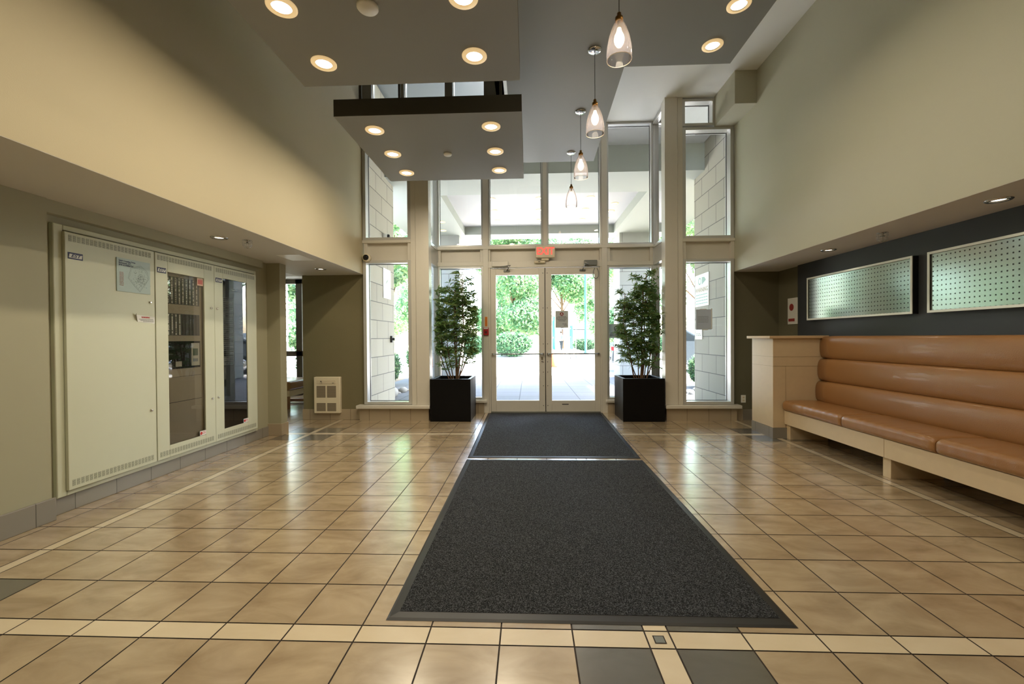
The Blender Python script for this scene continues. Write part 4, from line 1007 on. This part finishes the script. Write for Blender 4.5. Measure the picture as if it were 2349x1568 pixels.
t = thing('wall_hook', 'small dark hook fixed to the left stone wall', 'hook', (-2.75, 8.4, 1.24))
MB().box(-2.75, -2.71, 8.35, 8.43, 1.18, 1.31).box(-2.71, -2.67, 8.37, 8.41, 1.22, 1.27).build('bracket', BLK, t, bevel=.008)
# lounge exterior cladding
mb = MB(); 
for k in range(18): mb.prism([(-7.0, k*.17), (-7.0, k*.17+.165), (-6.36, k*.17+.165), (-6.33, k*.17)], 'y', 9.9, 11)
mb.build('wall_cladding', mat('cladding_white', (214, 216, 216), .6), None, kind='structure')

# ---- foliage
LG = [mat('leaf_pale', (168, 194, 140), .5, var=.35, vscale=.8, trans=.45), mat('leaf_mid', (118, 160, 112), .5, var=.35, vscale=.8, trans=.4), mat('leaf_deep', (78, 122, 82), .5, var=.3, vscale=.8, trans=.35)]
def leafcloud(mb, blobs, n, size, R, w=(.5, .35, .15)):
    tot = sum(b[1][0]*b[1][2] for b in blobs)
    for c, r in blobs:
        for _ in range(int(n*r[0]*r[2]/tot)):
            a, z = R.uniform(0, 2*PI), R.uniform(-1, 1); q = math.sqrt(1-z*z); rad = R.uniform(.35, 1)**.5*R.uniform(.85, 1.08)
            p = Vector((c[0]+r[0]*rad*q*math.cos(a), c[1]+r[1]*rad*q*math.sin(a), c[2]+r[2]*rad*z))
            u = Vector((R.uniform(-1, 1), R.uniform(-1, 1), R.uniform(-1, 1))).normalized(); v = u.orthogonal().normalized()
            s_ = size*R.uniform(.6, 1.3); k = len(mb.v)
            mb.v += [tuple(p-u*s_), tuple(p-v*s_*.5), tuple(p+u*s_), tuple(p+v*s_*.5)]
            mb.f.append((k, k+1, k+2, k+3)); x = R.random(); mb.m.append(0 if x < w[0] else (1 if x < w[0]+w[1] else 2)); mb.sm.append(False)
def tree(x, y, h, rad, label, seed, n=6500, size=.16, w=(.5, .35, .15), trunk=.16, low=.28, group=None, trm=BARK):
    R = random.Random(seed); t = thing('tree', label, 'tree', (x, y, 0), group)
    st = MB(); pts = [(x, y, -.05), (x+.05, y, h*.25), (x-.06, y, h*.5), (x+.03, y, h*.8)]
    st.tube(pts, [trunk*1.15, trunk, trunk*.7, trunk*.3], 8)
    blobs = []
    for k in range(11):
        a = R.uniform(0, 2*PI); f = R.uniform(low+.08, .95); rr = rad*R.uniform(.25, .75)*(1.15-abs(f-.6))
        c = (x+rr*math.cos(a), y+rr*math.sin(a), h*f); b = rad*R.uniform(.38, .6)
        blobs.append((c, (b, b, b*.75)))
        z0_ = h*f*.6; st.tube([(x, y, z0_), ((x+c[0])/2, (y+c[1])/2, (z0_+c[2])/2+.1), c], [trunk*.4, trunk*.25, trunk*.1], 5)
    st.build('trunk', trm, t); lf = MB(); leafcloud(lf, blobs, n, size, R, w); lf.build('crown', LG, t)
def hedge(x0, x1, y0, y1, h, label, seed, n=2500, size=.07, w=(.15, .45, .4), z0=.0, name='hedge'):
    R = random.Random(seed); t = thing(name, label, 'bush', ((x0+x1)/2, (y0+y1)/2, 0))
    lf = MB(); cx_, cy_ = (x0+x1)/2, (y0+y1)/2
    leafcloud(lf, [((cx_, cy_, z0+h*.52), ((x1-x0)/2, (y1-y0)/2, h*.5))], n, size, R, w)
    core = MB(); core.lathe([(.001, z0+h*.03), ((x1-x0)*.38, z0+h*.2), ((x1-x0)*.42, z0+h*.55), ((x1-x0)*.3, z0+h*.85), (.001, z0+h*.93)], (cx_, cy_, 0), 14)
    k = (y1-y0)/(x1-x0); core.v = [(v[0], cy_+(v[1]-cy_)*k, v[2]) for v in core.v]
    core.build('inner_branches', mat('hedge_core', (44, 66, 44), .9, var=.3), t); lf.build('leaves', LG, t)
GT = 'park trees beyond the driveway'
for i, (x, y, h, r, lb, n, w) in enumerate([
    (-1.2, 31.6, 10.5, 3.0, 'pale leafy tree with straight trunk behind the left door', 9000, (.5, .35, .15)),
    (-7.6, 31.5, 11, 3.2, 'broad pale tree seen through the left sidelight', 8000, (.6, .3, .1)),
    (6.8, 31, 10.5, 3.4, 'bright tree behind the right door and sidelight', 9000, (.6, .3, .1)),
    (3.6, 46, 12.5, 3.8, 'bluish tree in the park behind the lamp post', 6500, (.35, .45, .2)),
    (-14, 38, 12, 4.2, 'tall tree far left of the driveway', 7000, (.5, .35, .15)),
    (11.5, 38, 12, 4.2, 'tall tree far right of the driveway', 7000, (.5, .35, .15)),
    (-3.2, 52, 13, 4.5, 'distant tree filling the gap left of the doors', 6500, (.4, .4, .2)),
    (10.0, 56, 13, 5, 'distant tree at the back right of the park', 6500, (.4, .4, .2))]):
    tree(x, y, h, r, lb, 40+i, int(n*3), .13 if y < 40 else .19, w, .17, .1)
tree(-4.5, 13.5, 6.6, 1.0, 'garden tree outside the tall left window', 60, 7000, .075, (.5, .35, .15), .07)
tree(-6.2, 17.5, 8.5, 2.2, 'garden tree further out behind the left window', 61, 7000, .11, (.55, .35, .1), .09)
tree(5.25, 12.3, 6.2, 1.25, 'garden tree outside the tall right window', 62, 7000, .075, (.65, .3, .05), .06, .3, trm=mat('pale_bark', (176, 164, 148), .8, var=.2))
tree(7.6, 19, 8.2, 2.3, 'garden tree further out behind the right window', 63, 7000, .11, (.65, .3, .05), .09)
tree(-6.9, 13.0, 4.6, 1.15, 'leafy tree outside the lounge window', 64, 9000, .075, (.45, .35, .2), .06, .05)
tree(-11.0, 17.0, 6.0, 2.2, 'larger tree behind the lounge window tree', 65, 9000, .09, (.4, .4, .2), .07, .05)
hedge(-2.5, .25, 27.6, 28.9, 1.6, 'rounded dense hedge seen through the left door', 70, 9000, .09)
hedge(-5.2, -3.0, 29, 30.4, 1.5, 'smaller hedge seen through the left sidelight', 71, 4500, .09)
hedge(3.9, 6.2, 38, 39.5, 1.2, 'low trimmed hedge behind the lamp post', 72, 3000, .08)
hedge(-4.35, -3.45, 10.9, 11.9, .95, 'clipped round shrub outside the left window', 73, 4500, .035)
hedge(-4.3, -3.5, 14.4, 15.2, 1.15, 'larger shrub behind the clipped one outside the left window', 74, 4000, .04)
hedge(4.0, 4.75, 10.3, 11.3, .85, 'clipped round shrub outside the right window', 75, 4500, .035)
hedge(-5.85, -4.8, 10.2, 10.9, 1.25, 'dark leafy bush right outside the lounge window', 76, 6000, .05, (.2, .4, .4))
hedge(.7, 1.6, 29.2, 30.2, .7, 'sparse low shrub beside the rounded hedge', 77, 900, .07, (.5, .4, .1), name='shrub')
# rocks
ROCK = mat('river_rock', (150, 148, 142), .8, var=.12, vscale=9)
def rock(x, y, r, R):
    bm = bmesh.new(); bmesh.ops.create_icosphere(bm, subdivisions=2, radius=1)
    ax, ay, az = r*R.uniform(.8, 1.3), r*R.uniform(.8, 1.2), r*R.uniform(.5, .8); ph = R.uniform(0, 9)
    mb = MB(); bm.verts.ensure_lookup_table()
    for v in bm.verts:
        q = 1+.14*math.sin(v.co.x*3+ph)+.1*math.cos(v.co.y*4+ph*2); mb.v.append((x+v.co.x*ax*q, y+v.co.y*ay*q, -.02+az*.75+v.co.z*az*q))
    for f in bm.faces: mb.f.append(tuple(v.index for v in f.verts)); mb.m.append(0); mb.sm.append(True)
    bm.free(); return mb.build('garden_rock', ROCK)
R = random.Random(9)
for side, (xa, xb), lb in ((0, (-4.1, -2.95), 'rounded pale river rock in the bed outside the left window'), (1, (3.5, 4.5), 'rounded pale river rock in the bed outside the right window')):
    done = []
    for k in range(400):
        y = R.uniform(8.85, 10.2); x = R.uniform(xa, xb); q = R.uniform(.05, .11)
        if len(done) > 30 or any((x-a)**2+(y-b)**2 < ((q+c)*1.42)**2 for a, b, c in done) or (not side and (x+2.95)**2+(y-9)**2 < .3): continue
        done.append((x, y, q))
        tag(rock(x, y, q, R), lb, 'rock', 'river rocks outside the %s window' % ('right' if side else 'left'))
tag(rock(-3.05, 9.1, .22, R), 'upright pale boulder beside the left stone wall', 'rock')
# lamp post, sign, cone, bollard, playground, people, car
t = thing('lamp_post', 'dark green lamp post standing in the park beyond the driveway', 'lamp post', (3.33, 25, 0))
GREEN = mat('park_green', (66, 104, 104), .5)
MB().lathe([(.16, -.02), (.16, .3), (.075, .42), (.07, 5.4), (.05, 5.6)], (3.33, 25, 0), 14).build('pole', GREEN, t)
MB().lathe([(.06, 5.6), (.2, 5.7), (.24, 6.0), (.1, 6.25), (.001, 6.3)], (3.33, 25, 0), 14).build('lantern', WHITE, t)
MB().box(2.98, 3.68, 24.7, 25.3, -.02, .28).build('concrete_base', mat('concrete', (150, 146, 138), .9, var=.1), t, bevel=.02)
t = thing('street_sign', 'grey rectangular sign panel left of the lamp post', 'sign', (2.5, 25.2, 0))
MB().box(2.15, 2.85, 25.2, 25.23, 1.95, 2.5).build('board', GREYPAPER, t); MB().box(2.76, 2.82, 25.23, 25.29, -.02, 2.5).build('post', STEEL, t)
t = thing('traffic_cone', 'orange traffic cone seen at the left edge of the right door', 'traffic cone', (1.05, 18.5, 0))
MB().lathe([(.14, -.01), (.14, .0), (.03, .7), (.025, .7)], (1.05, 18.5, 0), 18).build('cone', mat('cone_orange', (255, 110, 60), .5), t)
MB().box(.87, 1.23, 18.32, 18.68, -.02, .02).build('base', mat('cone_base', (235, 90, 50), .5), t)
t = thing('bent_marker', 'leaning dark marker rod in a concrete block on the driveway', 'marker', (1.85, 19.0, 0))
MB().box(1.73, 1.97, 18.9, 19.1, -.02, .3).build('block', MATS['concrete'], t, bevel=.01); MB().tube([(1.85, 19, .28), (1.82, 19, .7), (1.7, 19, 1.3)], .022, 8).build('rod', STEEL, t)
t = thing('playground_tower', 'blue and teal playground tower with slide in the park', 'playground', (3.4, 44, 0))
TEAL = mat('play_teal', (70, 160, 160), .5); PBLUE = mat('play_blue', (120, 140, 200), .5)
for a, b in ((2.6, 43.2), (4.4, 43.2), (2.6, 44.8), (4.4, 44.8)): MB().lathe([(.09, 0), (.09, 3.4)], (a, b, 0), 10).build('post', TEAL, t)
MB().box(2.6, 4.4, 43.2, 44.8, 1.25, 1.35).build('platform', PBLUE, t)
bar = MB(); [bar.box(2.7+.2*k, 2.75+.2*k, 43.2, 43.24, 1.35, 2.1) for k in range(9)]; bar.box(2.6, 4.4, 43.18, 43.26, 2.1, 2.2); bar.build('railing', PBLUE, t)
MB().prism([(2.6, 1.35), (2.6, 1.25), (.7, .1), (.4, .1), (.4, .2), (.7, .2)], 'y', 43.5, 44.2).build('slide', WHITE, t)
bar = MB(); bar.box(4.5, 7.2, 43.9, 44.0, 2.0, 2.1); [bar.box(x_, x_+.1, 43.9, 44.0, 0, 2.0) for x_ in (5.7, 7.1)]; bar.build('overhead_bar', mat('bar_dark', (60, 64, 66), .5), t)

def person(x, y, h, label, shirt, trousers, seed, face=0.0, arm=0.0, hairc=(60, 44, 34)):
    """one skinned body with clothes and hair as children"""
    t = thing('person', label, 'person', (x, y, .03)); s = h/1.75
    def skin(chains, name, m):
        verts, edges, rad = [], [], []
        idx = {}
        for ch in chains:
            prev = None
            for p, r in ch:
                key = tuple(round(c, 4) for c in p)
                if key not in idx: idx[key] = len(verts); verts.append((p[0]*s, p[1]*s, p[2]*s)); rad.append(r*s)
                if prev is not None: edges.append((prev, idx[key]))
                prev = idx[key]
        me = bpy.data.meshes.new(name); me.from_pydata(verts, edges, []); o = bpy.data.objects.new(name, me); COL.objects.link(o); o.parent = t
        md = o.modifiers.new('skin', 'SKIN'); md.use_smooth_shade = True
        for i, r in enumerate(rad): me.skin_vertices[0].data[i].radius = (r, r)
        me.skin_vertices[0].data[0].use_root = True
        o.modifiers.new('sub', 'SUBSURF').levels = 1; o.modifiers['sub'].render_levels = 1
        me.materials.append(m); return o
    SK = mat('skin', (206, 160, 130), .6)
    pel = (0, 0, .93)
    leg = lambda sx, fy: [(pel, .11), ((sx*.09, 0, .88), .085), ((sx*.1, -.02+fy*.3, .5), .06), ((sx*.1, fy, .1), .04), ((sx*.1, fy-.13, .04), .035)]
    armc = lambda sx: [((0, 0, 1.42), .09), ((sx*.17, 0, 1.40), .055), ((sx*.23, -.02-arm*.1, 1.13), .042), ((sx*.22, -.14-arm*.2, .92), .032), ((sx*.22, -.18-arm*.2, .85), .03)]
    skin([leg(-1, .1), leg(1, -.12), [(pel, .11), ((0, 0, 1.2), .12), ((0, 0, 1.42), .09), ((0, -.01, 1.52), .05), ((0, -.02, 1.60), .075), ((0, -.015, 1.68), .08)], armc(-1), armc(1)], 'body', SK)
    skin([[((0, 0, .95), .13), ((0, 0, 1.2), .135), ((0, 0, 1.41), .10)], [((0, 0, 1.41), .10), ((-.17, 0, 1.40), .068), ((-.22, -.02, 1.18), .055)], [((0, 0, 1.41), .10), ((.17, 0, 1.40), .068), ((.22, -.02, 1.18), .055)]], 'shirt', shirt)
    skin([[((0, 0, .95), .125), ((-.09, 0, .87), .095), ((-.1, .02, .5), .07), ((-.1, .09, .14), .052)], [((0, 0, .95), .125), ((.09, 0, .87), .095), ((.1, -.05, .5), .07), ((.1, -.11, .14), .052)]], 'trousers', trousers)
    hb = MB(); hb.lathe([(.085*s, 1.64*s), (.1*s, 1.70*s), (.075*s, 1.76*s), (.001, 1.78*s)], (x, y+.02, .03), 14); hb.build('hair', mat('hair_brown', hairc, .8), t)
    t.rotation_euler.z = face
    return t
person(2.75, 36.0, 1.72, 'adult in pale teal top and dark trousers walking in the park', mat('teal_shirt', (128, 190, 196), .7), mat('dark_trousers', (48, 56, 62), .8), 1, 2.2)
person(1.95, 38.0, 1.15, 'child in dark clothes beside the adult in the park', mat('dark_top', (70, 80, 96), .7), mat('dark_trousers', (48, 56, 62), .8), 2, 1.2)

def car(x, y):
    t = thing('car', 'dark grey car with red tail lights beyond the right sidelight', 'car', (x, y, 0))
    body = [(0, .35), (.05, .75), (.08, 1.0), (.45, 1.08), (1.1, 1.5), (2.6, 1.55), (3.4, 1.08), (4.3, .95), (4.45, .6), (4.4, .32), (3.9, .28), (.5, .28)]
    BODY = mat('car_paint', (84, 92, 98), .25, .4, coat=.6)
    MB().prism([(x+a, b) for a, b in body], 'y', y, y+1.75).build('body', BODY, t, bevel=.06, seg=3)
    MB().prism([(x+.62, 1.1), (x+1.15, 1.45), (x+2.5, 1.49), (x+3.2, 1.1)], 'y', y-.005, y+1.755).build('side_window', mat('car_glass', (40, 50, 56), .08), t)
    MB().box(x+.0, x+.22, y-.01, y+.18, .78, .92).build('tail_light', mat('tail_red', (220, 30, 40), .25), t, bevel=.02)
    MB().box(x+.0, x+.05, y+.2, y+1.5, .4, .55).build('bumper', BLK, t, bevel=.02)
    for wx in (.85, 3.55):
        for wy in (-.02, 1.55):
            w_ = MB(); w_.lathe([(.2, -.0), (.33, -.0), (.34, -.03), (.34, -.19), (.33, -.22), (.2, -.22)], (x+wx, y+wy, .33), 24, axis='y').build('tire', BLK, t)
            MB().lathe([(.001, .005), (.08, .01), (.2, -.0), (.2, -.1)], (x+wx, y+wy, .33), 16, axis='y').build('wheel_rim', CHROME, t)
car(2.92, 15.2)
